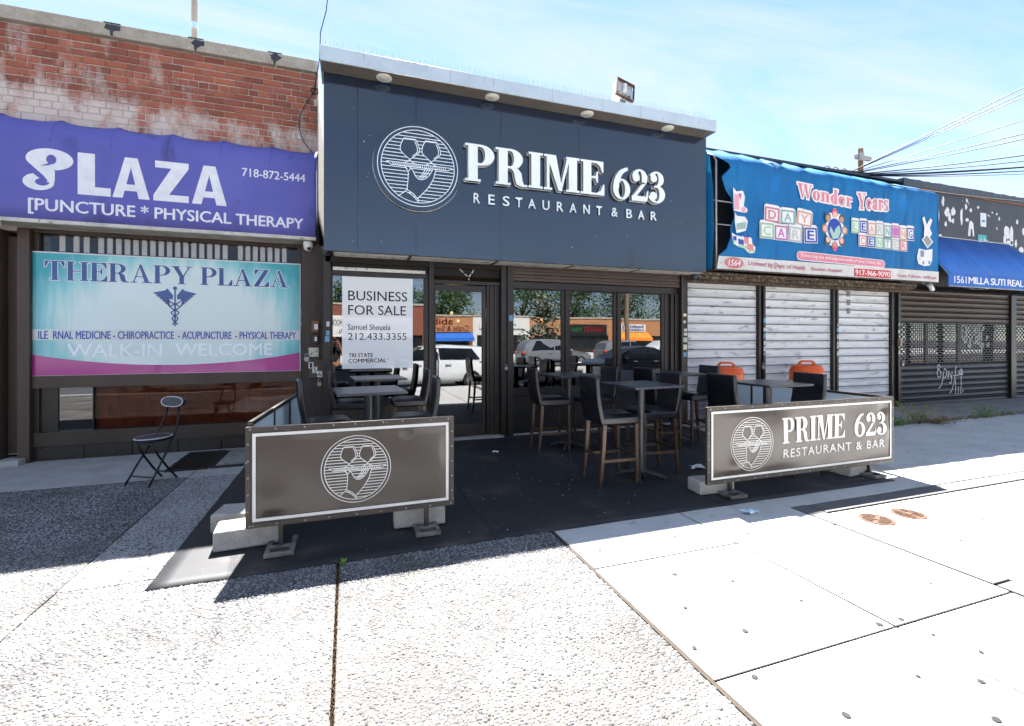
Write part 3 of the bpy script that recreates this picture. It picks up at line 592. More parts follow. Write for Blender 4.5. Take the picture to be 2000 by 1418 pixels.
m = MB(); pts = [(p[0],p[1]) for p in prof] + [(.09,3.09)]
m.add([(XE-.001,y,z) for y, z in pts], [tuple(range(len(pts)))]); m.build('end_panel', M_pur, aw)
for rx_ in ribs: MB().tube([(rx_+.004, y+.002, z-.002) for y, z in prof[4:]], .007, 6).build('rib_seam', M_pur, aw, smooth=True)
part('rail', pm('dirty_white', '#c9c4ba', '#a39d92', 5, .6, c3='#6e6256', s3=18, t3=.6, w3=.1), aw, (X0,XE,-.31,-.24,3.04,3.088),(X0,XE,-.24,.08,3.055,3.075))
wt = pm('awning_letter', '#e3e3e6', '#d3d3da', 8, .6)
YA = -.3065
def shape_letters(polys, name, parent, mat, y):
    m = MB()
    for i, p in enumerate(polys): m.flat(p, y-.00012*(i % 5))
    return m.build(name, mat, parent)
def blk(x0, x1, z0, z1, kind):
    w = x1-x0; h = z1-z0; q = lambda u, v: (x0+u*w, z0+v*h)
    if kind == 'L': return [[q(0,0),q(1,0),q(1,.2),q(.52,.2),q(.52,1),q(0,1)]]
    if kind == 'A': return [[q(0,0),q(.28,0),q(.36,.2),q(.64,.2),q(.57,.38),q(.42,.38),q(.5,.68),q(.64,.2),q(.70,0),q(1,0),q(.66,1),q(.34,1)]]
    if kind == 'Z': return [[q(0,0),q(1,0),q(1,.17),q(.44,.17),q(1,.86),q(1,1),q(.05,1),q(.05,.83),q(.5,.83),q(0,.14)]]
def AX(px, py, dy=0): pass
# stylised P with a curled tail
pc, pz = -3.575, 3.72
swirl = [*[tuple(p) for p in arc(-3.535,3.86,.235,.155,-60,250,26)]]
P_poly = [ringp(-3.50,3.84,.235,.135,.05,.06,-95,180,22,icx=-3.485,icy=3.84), ringp(-3.50,3.84,.235,.135,.05,.06,180,235,8,icx=-3.485,icy=3.84),
          [(-3.47,3.705),(-3.45,3.78),(-3.58,3.75),(-3.69,3.76),(-3.63,3.70),(-3.56,3.63),(-3.52,3.57)],
          ringp(-3.61,3.55,.155,.105,.07,.045,110,375,20,icx=-3.575), [(-3.47,3.71),(-3.45,3.7),(-3.45,3.57),(-3.53,3.55)]]
shape_letters(P_poly, 'letter', aw, wt, YA)
for kind, a, b in (('L',-3.222,-2.88),('A',-2.862,-2.46),('Z',-2.42,-2.02),('A',-1.984,-1.571)):
    if kind == 'A':
        w = b-a; q = lambda u, v: (a+u*w, 3.435+v*.53)
        shape_letters([[q(0,0),q(.27,0),q(.52,.86),q(.52,1),q(.33,1)],[q(1,0),q(.70,0),q(.5,.72),q(.5,1),q(.67,1)],[q(.24,.18),q(.76,.18),q(.72,.34),q(.3,.34)]], 'letter', aw, wt, YA)
    else: shape_letters(blk(a,b,3.435,3.965,kind), 'letter', aw, wt, YA)
lettering('lettering', '[PUNCTURE * PHYSICAL THERAPY', -3.708,-.603,3.15,3.35, YA, wt, aw, bold=.04)
lettering('lettering', '718-872-5444', -1.384,-.576,3.875,3.99, YA, wt, aw, bold=.02)
# ------------------------------------------------------------------ the restaurant
def blob_(x, z_, w, h, n=7): return [(x+w*RD.uniform(.6,1.15)*math.cos(6.283*k/n), z_+h*RD.uniform(.6,1.15)*math.sin(6.283*k/n)) for k in range(n)]
rb = thing('restaurant_building', (2.9,-.3,0), 'dark navy panelled restaurant front with glass door and windows', 'building')
def fascia_mat():
    return pm('navy_panel', '#0d1f33', '#0b1a2c', 1.2, .17, spec=.6, ior=1.55, coat=.75, rvar=.03, stretch=(3,1,.5), c3='#3a4450', s3=60, t3=.74, w3=.03)
M_fas = fascia_mat()
FY = -.8
XP = [-.305,.14,.95,2.25,3.606,4.94,6.2]
for a, b in zip(XP, XP[1:]): part('fascia_panel', M_fas, rb, (a+.0015,b-.0015,FY+RD.uniform(-.001,.001),FY+.03,2.82,5.28), bevel=.0015)
part('wall', M_dark, rb, (-.30,6.195,FY+.032,-.42,2.86,5.3),(-.30,6.3,-.42,8,2.72,5.3))
part('fascia_trim', M_black, rb, (-.306,6.2,FY-.004,FY+.012,2.806,2.818))
M_cap = pm('cornice_metal', '#b4c1ca', '#a5b3bd', 2.5, .4, metal=.0, c3='#8f8578', s3=9, t3=.66, w3=.06, st3=(6,1,.4))
cor = part('cornice', M_cap, rb, (-.34,6.17,-1.085,-.45,5.272,5.47))
for x in (1.4,3.0,4.6): MB().box(x,x+.004,-1.0875,-1.0855,5.272,5.47).build('seam', M_steel, cor)
part('cornice_soffit', pm('soffit_grey', '#6e675f', '#5f5952', 4, .55, c3='#8a847c', s3=40, t3=.72, w3=.03), rb, (-.335,6.165,-1.075,FY-.002,5.264,5.2715))
dl = None
for x in (.49,2.07,3.68,5.25):
    m = MB().lathe([(.105,5.264),(.108,5.252),(.095,5.244),(.068,5.246)], (x,-.935,0), 26); o = m.build('downlight', M_white, rb, smooth='auto')
    MB().lathe([(.066,5.25),(.06,5.241),(.03,5.236),(.001,5.235)], (x,-.935,0), 20).build('lens', pm('lamp_lens', '#cfc9bd', '#bdb6a8', 9, .35), o, smooth=True)
m = MB()
for k in range(150):
    x = -.3+6.4*k/150+RD.uniform(-.01,.01)
    for q in (-.03,.03): m.bar((x,-1.02,5.47), (x+RD.uniform(-.02,.02),-1.02+q,5.58+RD.uniform(-.02,.02)), .0018, .0018)
tag(m.build('bird_spikes', M_steel, cor), kind='stuff')
sk = MB()
for k in range(26):
    x, z_, q = RD.uniform(-.25,6.15), RD.uniform(2.9,5.2), RD.uniform(.002,.006); sk.flat(blob_(x,z_,q,q*RD.uniform(.8,2)), FY-.0045)
tag(sk.build('bird_droppings', M_white, rb), kind='stuff')
# underside light boxes
M_lb = pm('soffit_panel', '#e2dfd8', '#cbc6bc', 3, .6, c3='#6d6458', s3=12, t3=.6, w3=.12)
XL = [-.2,.87,2.2,3.5,4.78,6.17]
for a, b in zip(XL, XL[1:]): part('soffit_panel', M_lb, rb, (a+.02,b-.02,FY+.014,-.44,2.802,2.83))
part('soffit_bar', M_black, rb, *[(a-.018,a+.018,FY+.02,-.44,2.795,2.86) for a in XL])
# street-level frames: plane of the glass
W = -.35
part('side_pillar', pm('dark_timber', '#2c221c', '#3a2d24', 3, .6, stretch=(6,1,.4), bump=.3, bscale=30), rb, (-.64,-.33,-.14,.2,0,3.0))
part('jamb', M_black, rb, (-.33,-.225,-.42,-.2,0,2.86))
part('window_frame', M_black, rb, (-.225,1.2,-.40,-.30,2.54,2.60),(-.225,1.2,-.40,-.30,.60,.70),(-.225,-.2,-.39,-.30,.70,2.54),(1.13,1.2,-.39,-.30,.7,2.54))
part('stall_riser', pm('riser_brown', '#3f372f', '#4b4238', 3, .5, stretch=(5,1,.4)), rb, (-.225,1.2,-.37,-.28,.03,.60))
part('header', M_dark, rb, (-.225,2.37,-.36,-.28,2.60,2.86)); part('shelf', M_lb, rb, (-.2,1.15,-.385,-.36,2.61,2.66))
part('mullion', M_black, rb, (1.2,1.275,-.44,-.26,0.03,2.86))
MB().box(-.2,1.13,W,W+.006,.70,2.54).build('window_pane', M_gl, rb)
dr = part('door', M_black, rb, (1.29,2.13,-.37,-.30,2.36,2.46),(1.29,2.13,-.37,-.30,.04,.22),(1.29,1.315,-.37,-.30,.22,2.36),(2.07,2.13,-.37,-.30,.22,2.36))
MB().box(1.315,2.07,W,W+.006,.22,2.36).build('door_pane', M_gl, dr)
MB().tube([(1.34,-.37,1.38),(1.34,-.44,1.36),(1.34,-.44,1.02),(1.34,-.37,1.0)], .012, 8).build('handle', M_steel, dr, smooth=True)
part('transom', M_black, rb, (1.275,2.37,-.40,-.28,2.47,2.53)); part('door_jamb', M_black, rb, (2.15,2.37,-.36,-.26,.03,2.47))
for x in (2.2,2.28): part('jamb_strip', M_brown, rb, (x,x+.03,-.385,-.365,.03,2.47))
part('threshold', pm('marble', '#a9a69f', '#8a877f', 6, .5, c3='#6b6861', s3=14, t3=.55, w3=.15), rb, (1.2,2.4,-.52,-.2,.002,.035),(2.58,5.9,-.46,-.2,.002,.03))
part('pillar', M_black, rb, (2.37,2.46,-.46,-.2,0,2.86),(2.47,2.575,-.48,-.2,0,2.86))
for k in range(5): part('shutter_slat', M_brown2, rb, (2.575,5.89,-.47+.012*(k%2),-.40,2.56+k*.054,2.56+k*.054+.05))
part('head_frame', M_black, rb, (2.575,5.89,-.41,-.28,2.44,2.555)); 
part('bottom_frame', M_black, rb, (2.575,5.89,-.41,-.28,.64,.765)); part('stall_riser', pm('riser_black', '#1f1e20', '#2a2829', 2, .3), rb, (2.575,5.89,-.395,-.28,.03,.64)); part('riser_rail', M_black, rb, (2.575,5.89,-.43,-.396,.58,.62))
for a, b in ((2.60,3.49),(3.65,4.52),(4.68,5.545)):
    f = part('sash', M_black, rb, (a-.06,a,-.375,-.32,.765,2.44),(b,b+.06,-.375,-.32,.765,2.44),(a,b,-.372,-.32,2.425,2.44),(a,b,-.372,-.32,.765,.785))
    MB().box(a,b,W,W+.006,.765,2.44).build('window_pane', M_gl, f)
part('mullion', M_brown, rb, (3.555,3.585,-.40,-.30,.765,2.44),(4.585,4.615,-.40,-.30,.765,2.44))
part('jamb', M_black, rb, (5.61,5.72,-.38,-.26,.765,2.44),(5.72,5.79,-.42,-.26,.03,2.44),(5.80,5.89,-.44,-.26,.03,2.44),(5.89,6.04,-.50,-.2,0,2.82))
part('roller_guide', M_brown2, rb, (5.895,5.93,-.515,-.50,0,2.8))
# dim room behind the glass
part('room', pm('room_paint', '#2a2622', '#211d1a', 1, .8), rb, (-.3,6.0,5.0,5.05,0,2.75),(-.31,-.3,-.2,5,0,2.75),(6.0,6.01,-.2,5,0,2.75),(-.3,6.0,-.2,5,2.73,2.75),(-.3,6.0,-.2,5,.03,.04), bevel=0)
bulb = emit('warm_bulb', '#ffd9a0', 6)
for x, y, z in ((1.9,1.2,2.1),(2.3,2.4,2.0),(3.1,1.6,2.05),(1.0,2.6,2.1),(4.2,2.2,2.05)):
    t = thing('pendant_lamp', (x,y,z), 'small glowing pendant bulb inside the dim restaurant, near %s' % ({1.9:'the door',2.3:'the door pillar',3.1:'the first right window',1.0:'the poster',4.2:'the middle right window'}[x]), 'lamp', 'pendant bulbs inside the restaurant')
    MB().sphere((x,y,z),.035,12,8).build('bulb', bulb, t, smooth=True); MB().tube([(x,y,z+.03),(x,y,2.73)],.004,5).build('cord', M_dark, t)
tp = MB()
for a, b in (((1.70,2.72),(1.76,2.665)),((1.78,2.645),(1.83,2.61)),((1.93,2.72),(1.90,2.66)),((1.885,2.645),(1.855,2.60)),((1.84,2.575),(1.86,2.55))): tp.bar((a[0],-.363,a[1]),(b[0],-.363,b[1]),.012,.003,up=(0,1,0))
tp.build('tape_mark', M_white, rb)
# logo ------------------------------------------------
def pip(p, q):
    c = False; n = len(q)
    for i in range(n):
        a, b = q[i], q[i-1]
        if (a[1] > p[1]) != (b[1] > p[1]) and p[0] < (b[0]-a[0])*(p[1]-a[1])/(b[1]-a[1])+a[0]: c = not c
    return c
def bez(pts, n=8):
    o = []
    for i in range(len(pts)-1):
        p0, p1, p2, p3 = pts[max(i-1,0)], pts[i], pts[i+1], pts[min(i+2,len(pts)-1)]
        for k in range(n):
            t = k/n; o.append(tuple(.5*((2*p1[d])+(-p0[d]+p2[d])*t+(2*p0[d]-5*p1[d]+4*p2[d]-p3[d])*t*t+(-p0[d]+3*p1[d]-3*p2[d]+p3[d])*t**3) for d in (0,1)))
    return o+[pts[-1]]
def logo_lines():
    Ls = []; cl = lambda r: arc(0,0,r,r,0,360,72)
    Ls += [cl(.905), cl(.825)]
    solids = []
    for s in (0,.485):
        L = bez([(-.33+s,.61),(-.39+s,.48),(-.41+s,.36),(-.37+s,.28),(-.198+s,.14)]); Rr = bez([(-.07+s,.61),(-.005+s,.48),(.018+s,.36),(-.03+s,.28),(-.198+s,.14)])
        solids.append(L+Rr[::-1]); Ls += [L,Rr,[(-.33+s,.61),(-.07+s,.61)],[(-.33+s,.595),(-.07+s,.595)]]
        Ls.append(bez([(-.085+s,.56),(-.035+s,.44),(-.03+s,.34),(-.07+s,.28),(-.14+s,.225)]))
        Ls += [bez([(-.198+s,.14),(-.25+s,.09),(-.34+s,.05)],5), bez([(-.198+s,.14),(-.15+s,.09),(-.06+s,.05)],5)]
    Ls += [[(-.71,.05),(.78,.05)],[(-.71,.05),(-.60,-.02),(.665,-.02),(.78,.05)]]
    for k in range(26): x = -.57+1.2*k/25; Ls.append([(x-.018,.035),(x+.02*(1 if k < 13 else -1)+.01,-.02)])
    tray = [(-.71,.055),(.78,.055),(.665,-.025),(-.60,-.025)]
    left = bez([(-.30,-.025),(-.24,-.12),(-.233,-.25),(-.245,-.4),(-.259,-.55)]); right = bez([(.40,-.03),(.37,-.12),(.32,-.28),(.20,-.48),(.07,-.63),(-.02,-.72)])
    palm = bez([(-.2,-.03),(-.13,-.1),(-.07,-.22),(.0,-.28),(.07,-.29),(.16,-.25),(.24,-.17),(.32,-.04)])
    Ls += [left,right,palm,bez([(-.31,-.03),(-.25,-.11),(-.20,-.10),(-.19,-.03)],5)]
    for d in (0,.055,.11): Ls.append(bez([(.15+d,-.03),(.10+d*.9,-.14),(.0+d*.7,-.265)]))
    hand = left+[(-.259,-.55),(-.02,-.72)]+right[::-1]+[(.32,-.04)]+palm[::-1]
    cuff = [(-.30,-.585),(-.45,-.71),(-.38,-.76),(-.25,-.80),(-.009,-.83),(-.009,-.75)]
    Ls += [[(-.259,-.55),(-.30,-.585),(-.45,-.71)],bez([(-.30,-.585),(-.15,-.66),(-.02,-.79)]),bez([(-.259,-.55),(-.12,-.63),(-.01,-.75)]),[(-.01,-.72),(-.01,-.83)]]
    solids += [hand,cuff,tray]
    for k in range(20):
        v = .74-.0795*k
        if abs(v) > .8: continue
        w = math.sqrt(.825**2-v*v); n = 240; run = None
        for i in range(n+1):
            x = -w+2*w*i/n; ins = any(pip((x,v),q) for q in solids)
            if not ins and run is None: run = x
            if (ins or i == n) and run is not None:
                if x-run > .02: Ls.append([(run,v),(x,v)])
                run = None
    return Ls
LOGO = logo_lines()
def logo_mesh(cx, cz, r, y, w, sx=1.0):
    m = MB()
    for j, L in enumerate(LOGO): ribbon(m, [(cx+u*r*sx, cz+v*r) for u, v in L], w, y - .00015*(j % 3))
    return m
M_let = pm('sign_white', '#e6ebee', '#dce2e6', 3, .4)
M_edge = pm('letter_return', '#8d857c', '#a0988f', 3, .45)
ld = thing('round_logo_sign', (.98,-.82,3.4), 'large round navy sign with white line drawing of two wine glasses on a tray', 'sign')
lcx, lcz, lr = .977, 4.095, .635
def disc(m, r, y0, y1, n=72):
    m.prism([(lcx+r*math.cos(6.2832*k/n), lcz+r*math.sin(6.2832*k/n)) for k in range(n)], y0, y1)
d = MB(); disc(d, lr, -.87, -.815); d.build('disc', M_fas, ld, bevel=.004)
d = MB(); disc(d, lr+.004, -.815, -.806); d.build('back_rim', M_let, ld)
logo_mesh(lcx, lcz, lr, -.8715, .0105).build('line_art', M_let, ld)
# raised letters
sg = thing('restaurant_sign', (3.4,-.85,3.6), 'raised white sign letters reading PRIME 623 RESTAURANT & BAR on the navy front', 'sign')
def letters3d(items, y0, y1, name='letter'):
    for ch, polys in items:
        f = MB()
        for i, p in enumerate(polys): f.prism(p, y0-.0003*i, y0+.006)
        o = f.build(name, M_let, sg)
        e = MB()
        for i, p in enumerate(polys): e.prism(p, y0+.0065+.0002*i, y1-.012-.0002*i)
        e.build('return', M_edge, o)
        b = MB()
        for i, p in enumerate(polys): b.prism(grow(p,.006), y1-.011+.0003*i, y1)
        b.build('back_plate', M_let, o)
letters3d(serif_line('PRIME', 1.665,4.03,3.975,4.535, T=.235, t=.062, sf=.075, gap=.035), -.885, -.81)
letters3d(serif_line('623', 4.20,5.235,3.955,4.50, T=.21, t=.055, gap=.06), -.885, -.81)
for i, (ch, a, b) in enumerate([(c, None, None) for c in 'RESTAURANT&BAR']):
    px = [(926,938),(955,967),(983,996),(1008,1021),(1033,1047),(1061,1074),(1089,1101),(1114,1127),(1141,1153),(1166,1177),(1196,1208),(1225,1236),(1248,1260),(1273,1284)][i]
    def XX(p): 
        dx_ = (p-1000)/919; t_ = (7.75-.85)/(.94376-dx_*.33067); return t_*(.33067+dx_*.94376)
    lettering('letter', ch, XX(px[0]), XX(px[1]), 3.665, 3.815, -.83, M_let, sg, bold=.006, depth=.02)
# flood light on the cornice
fl = thing('flood_light', (4.3,-.98,5.47), 'tilted rusty flood light with a clear bulb on the cornice', 'lamp')
Mf = Matrix.Translation((4.36,-.98,5.74)) @ Matrix.Rotation(rad(15),4,'Y') @ Matrix.Rotation(rad(-18),4,'X')
def tf(m): return m.xf(Mf)
tf(MB().box(-.16,.16,.02,.13,-.17,.17).box(-.16,.16,-.03,.02,-.17,-.155)).build('housing', pm('lamp_shell', '#dfdfdc', '#cfcfcb', 6, .5), fl, bevel=.01)
tf(MB().box(-.175,.175,-.035,.02,.172,.182).box(-.175,.175,-.035,.02,-.182,-.172).box(-.175,-.166,-.035,.02,-.172,.172).box(.166,.175,-.035,.02,-.172,.172)).build('rim', M_rust, fl, bevel=.004)
tf(MB().box(-.15,.15,.012,.019,-.165,.165)).build('reflector', pm('lamp_reflector','#c3c5c7','#b0b2b5',6,.3,metal=.3), fl)
tf(MB().tube([(-.01,-.01,-.06),(-.01,-.01,.11)],.035,12)).build('bulb', M_white, fl, smooth='auto')
m = MB()
for k in range(40): m.sphere((RD.uniform(-.14,.14),RD.uniform(-.02,.01),-.145+RD.uniform(0,.03)), RD.uniform(.006,.016), 5, 4)
tf(m).build('debris', M_rust, fl)
MB().box(4.27,4.37,-.99,-.95,5.468,5.60).build('bracket', M_steel, fl)
# business-for-sale poster on the left window
po_ = thing('window_poster', (.445,-.36,1.15), 'pale window poster reading BUSINESS FOR SALE', 'poster')
def poster_mat():
    m = bpy.data.materials.new('poster_film'); m.use_nodes = True; t = m.node_tree; b = t.nodes['Principled BSDF']
    b.inputs['Base Color'].default_value = C('#e2e2e0'); b.inputs['Roughness'].default_value = .3; b.inputs['Coat Weight'].default_value = .5; b.inputs['Coat Roughness'].default_value = 0; b.inputs['Coat IOR'].default_value = 1.6
    return m
MB().box(-.071,.96,-.358,-.3535,1.155,2.53).build('pane_sheet', poster_mat(), po_)
ink = pm('ink', '#0b1016', None, 4, .5); PY = -.359
lettering('lettering', 'BUSINESS', .015,.875,2.175,2.32,PY,ink,po_,bold=.012)
lettering('lettering', 'FOR SALE', .015,.855,1.96,2.105,PY,ink,po_,bold=.012)
lettering('lettering', 'Samuel Shouela', .01,.62,1.735,1.82,PY,ink,po_,bold=.02)
lettering('lettering', '212.433.3355', .01,.865,1.585,1.69,PY,ink,po_)
lettering('lettering', 'TRI STATE', .02,.365,1.325,1.385,PY,ink,po_,bold=.05)
lettering('lettering', 'COMMERCIAL', .02,.56,1.245,1.305,PY,ink,po_,bold=.05)
MB().flat(ringp(.585,1.297,.012,.012,.009,.009,0,359),PY).build('mark', ink, po_)
# things on the pillar between the two shops
def cctv(name, x, y, z, mat, label, s=1.0, tilt=-30):
    t = thing(name, (x,y,z), label, 'camera')
    MB().lathe([(.03*s,.0),(.055*s,-.005*s),(.058*s,-.05*s),(.05*s,-.06*s)], (x,y,z), 18).build('mount', mat, t, smooth='auto')
    MB().sphere((x,y-.005,z-.065*s), .052*s, 16, 10).build('dome', mat, t, smooth=True)
    M = Matrix.Translation((x+.012,y-.04*s,z-.085*s)) @ Matrix.Rotation(rad(60),4,'X')
    MB().lathe([(.024*s,-.01),(.024*s,.016),(.018*s,.02),(.001,.02)], (0,0,0), 14).xf(M).build('lens', M_dark, t, smooth='auto')
cctv('dome_camera', -.545,-.16,3.045, M_white, 'white dome security camera under the purple awning end', 1.25)
cctv('dome_camera', -.27,-.5,2.93, pm('camera_grey', '#3d4043', None, 4, .4), 'grey dome security camera at the left corner under the navy front', 1.2)
cctv('dome_camera', 6.12,-.6,2.83, pm('camera_grey', '#3d4043', None, 4, .4), 'grey dome security camera at the right end under the navy front', 1.25)
sp_ = thing('spot_light', (-4.1,-.25,3.03), 'white spot light on an arm under the purple awning', 'lamp')
MB().tube([(-4.6,-.2,2.93),(-4.13,-.27,3.0)], .025, 10).build('arm', M_white, sp_, smooth='auto')
M = Matrix.Translation((-4.07,-.28,3.01)) @ Matrix.Rotation(rad(75),4,'Y')
MB().lathe([(.025,-.07),(.05,-.02),(.055,.06),(.048,.065),(.03,.03),(.001,.03)],(0,0,0),16).xf(M).build('head', M_white, sp_, smooth='auto')
ab = thing('number_board', (-.42,-.42,1.1), 'small brown box with white house number plates 1, 5 and 6 beside the chairs', 'sign')
part('box', M_brown2, ab, (-.53,-.325,-.19,-.14,1.02,1.29)); part('cap', M_brown2, ab, (-.54,-.315,-.205,-.135,1.29,1.31))
num = pm('plate_white', '#dededa', None, 5, .4)
for ch, x, z_ in (('1',-.505,1.21),('5',-.452,1.14),('6',-.385,1.075)):
    p = MB().box(x-.033,x+.033,-.196,-.191,z_-.045,z_+.045).build('number_plate', num, ab); lettering('numeral', ch, x-.014 if ch == '1' else x-.02,x+.012 if ch == '1' else x+.02,z_-.034,z_+.034,-.1975,ink,p,bold=.03)
def boxy(name, label, cat, mat, *bx, extra=()):
    t = thing(name, ((bx[0][0]+bx[0][1])/2,bx[0][2],bx[0][4]), label, cat); part('case', mat, t, *bx, bevel=.006)
    for n, mt, q in extra: part(n, mt, t, q, bevel=.002)
    return t
boxy('intercom', 'brown intercom panel on the timber pillar', 'intercom', pm('intercom_brown', '#6d3e1d', '#7d4a25', 5, .4), (-.50,-.40,-.185,-.14,1.70,1.87), extra=(('grille', M_white, (-.46,-.41,-.19,-.186,1.74,1.82)),))
boxy('bell_box', 'black bell box below the brown intercom', 'bell', M_black, (-.50,-.40,-.185,-.14,1.53,1.67), extra=(('button', M_white, (-.455,-.425,-.191,-.186,1.57,1.63)),))
boxy('notice_plate', 'stickered white plate below the black bell box', 'notice', pm('stickered', '#c9c8bf', '#9fae8e', 25, .5, c3='#b0553f', s3=35, t3=.62, w3=.02), (-.54,-.40,-.16,-.14,1.33,1.47))
def padlock(x, y, z, label, s=1.0):
    t = thing('padlock', (x,y,z), label, 'padlock')
    MB().lathe([(.002,-.012),(.032*s,-.012),(.034*s,0),(.032*s,.012),(.002,.012)],(0,0,0),16).xf(Matrix.Translation((x,y,z)) @ Matrix.Rotation(rad(90),4,'X')).build('body', M_steel, t, smooth='auto')
    MB().tube([(x-.018*s,y,z+.02*s),(x-.018*s,y,z+.055*s),(x,y,z+.07*s),(x+.018*s,y,z+.055*s),(x+.018*s,y,z+.02*s)],.006*s,6).build('shackle', M_steel, t, smooth=True)
padlock(-.565,-.17,1.30,'round steel padlock on the pillar by the stickered plate',1.2)
padlock(-.39,-.2,.93,'round steel padlock hanging below the number board')
padlock(2.44,-.495,1.12,'steel padlock on the pillar between door and windows',.9)
padlock(8.06,-.345,1.02,'steel padlock on the post between the left and middle white shutters',1.3)
stk = MB(); cols = []
def stickers(name, x0, x1, y, z0, z1, n, parent):
    mats = [pm('sticker_a','#cfcdc4',None,30,.5,c3='#6a6a66',s3=90,t3=.55,w3=.05), pm('sticker_b','#b9c2b2',None,30,.5,c3='#4b5a4a',s3=80,t3=.58,w3=.05), pm('sticker_c','#5c96b0',None,30,.5), pm('sticker_d','#d8d2b4',None,30,.5,c3='#7a4436',s3=70,t3=.6,w3=.04)]
    for k in range(n):
        w = (x1-x0)*RD.uniform(.5,.9); h = RD.uniform(.05,.1); x = RD.uniform(x0,x1-w); z = z0+(z1-z0)*(k+RD.random()*.5)/n
        MB().box(x,x+w,y-.0012-.0003*(k%3),y,z,z+h).build(name, RD.choice(mats), parent)
stickers('sticker',-.665,-.60,.06,1.35,2.05,8,bb); part('post', M_black, bb, (-.66,-.60,.06,.3,0,3.0))
stickers('sticker',-.32,-.24,-.421,1.55,1.85,3,rb); stickers('sticker',5.93,6.03,-.501,1.25,2.1,7,rb); stickers('sticker',2.48,2.56,-.481,1.85,1.95,1,rb)
# loose cables on the wall and up to the sky
cb = thing('loose_cable', (-.5,.05,4.4), 'loose black cable looping down the brick wall beside the navy front', 'cable')
MB().tube([(x,.07,z) for x, z in bez([(-.45,5.72),(-.455,5.5),(-.50,5.36),(-.62,5.14),(-.69,4.9),(-.64,4.64),(-.5,4.45)],6)], .006, 6).build('cable', M_dark, cb, smooth=True)
m = MB()
for k in range(3): m.tube([(-.47+.05*math.cos(t*.5+k),.05+.01*k,5.40+.05*math.sin(t*.5+k)) for t in range(13)], .006, 5)
m.build('coil', M_dark, cb, smooth=True)
wc = thing('service_wire', (-.33,-1.0,5.4), 'thin black wire rising from the left corner of the cornice', 'wire')
MB().tube([(-.47,-.1,5.3),(-.36,-.7,5.5),(-.33,-1.1,5.62),(-.26,-1.12,5.9),(-.22,-1.13,6.3),(-.2,-1.2,6.9)], .006, 6).build('wire', M_dark, wc, smooth=True)
# ------------------------------------------------------------------ day-care shop with white shutters
dc = thing('daycare_building', (9.2,-.2,0), 'low dark shop building with three closed white roller shutters', 'building')
M_rub = pm('grimy_ledge', '#5a4a3c', '#3b3028', 6, .9, bump=.6, bscale=30, c3='#a09484', s3=22, t3=.6, w3=.08)
part('wall', pm('old_render', '#3c3a39', '#2f2e2e', 2, .9), dc, (6.31,12.29,-.18,8,2.78,5.29),(6.31,12.29,-.1,8,0,2.78))
part('parapet_cap', pm('dark_flashing', '#2e3134', '#3a3e42', 3, .5), dc, (6.2,12.4,-.32,.1,5.295,5.35))
part('ledge', M_rub, dc, (6.05,12.35,-.62,-.18,2.80,2.86),(6.05,12.35,-.5,-.18,2.74,2.795),(6.05,12.3,-.42,-.18,2.69,2.735))
m = MB()
for k in range(160):
    x = RD.uniform(6.1,12.3); q = RD.uniform(.01,.05); m.add([(x,-.63,2.79),(x+q*2,-.62,2.77+RD.uniform(-.03,.02)),(x+q,-.60,2.81),(x+q*.5,-.64,2.74+RD.uniform(-.03,.03))],[(0,1,2),(0,2,3),(0,3,1)])
tag(m.build('ledge_debris', pm('straw_debris', '#8b7c66', '#5c4c3b', 20, .9), dc), kind='stuff')
M_shw = pm('shutter_paint', '#d6d6d4', '#c2c2c2', 3, .45, metal=.1, stretch=(.5,1,3), c3='#85868a', s3=4, t3=.57, w3=.14, st3=(.7,1,2.4), bump=.1, bscale=14)
M_shl = pm('shutter_joint', '#2e2c2a', '#3d3b38', 8, .6)
SH = .172
def slat_mesh(w, mat, name, parent, h=SH, y=-.25, d=.022):
    pr = [(0,.0),(-d*.5,.006),(-d,.016),(-d*.6,.036),(-d*.5,h*.5),(-d*.6,h-.044),(-d,h-.026),(-d*.5,h-.014),(0,h-.010)]
    m = MB(); n = len(pr)
    m.add([(x,y+a,b) for x in (0,w) for a, b in pr], [(i,n+i,n+i+1,i+1) for i in range(n-1)]+[tuple(range(n)),tuple(range(2*n-1,n-1,-1))])
    return m.build(name, mat, parent, smooth='auto')
for lb, a, b in (('closed white roller shutter nearest the navy restaurant front',6.06,7.95),('middle of the three closed white roller shutters',8.15,10.07),('closed white roller shutter with an upright grey stain, beside the dark building',10.26,11.98)):
    t = thing('roller_shutter', ((a+b)/2,-.25,0), lb, 'shutter', 'white roller shutters')
    s0 = None
    for k in range(16):
        if s0 is None: s0 = slat_mesh(b-a, M_shw, 'slat', t); s0.location = (a-(a+b)/2+(a+b)/2, 0, .02); WORLD[s0.name] = Vector(((a+b)/2,-.25,0))
        o = s0 if k == 0 else dup_part(s0, t)
        o.location = (a, 0, .02+k*SH); o.rotation_euler = (RD.uniform(-.03,.03),0,0)
    MB().box(a,b,-.245,-.2,0,2.78).build('backing', M_shl, t)
    MB().box(a,b,-.275,-.246,.0,.02).build('bottom_bar', M_black, t)
for a, b in ((7.95,8.15),(10.07,10.26),(11.98,12.28)):
    p = part('post', M_black, dc, (a+.01,a+.07,-.33,-.18,0,2.76),(b-.07,b-.01,-.33,-.18,0,2.76),(a+.07,b-.07,-.27,-.18,0,2.76))
    stickers('sticker',b-.075,b-.012,-.331,1.2,2.0,6,dc)
M_stain = pm('grey_paint', '#77787a', '#66686a', 20, .6)
for z_ in (2.55,2.36,2.17): MB().box(10.58,10.68,-.279,-.2765,z_,z_+.12).build('paint_patch', M_stain, dc)
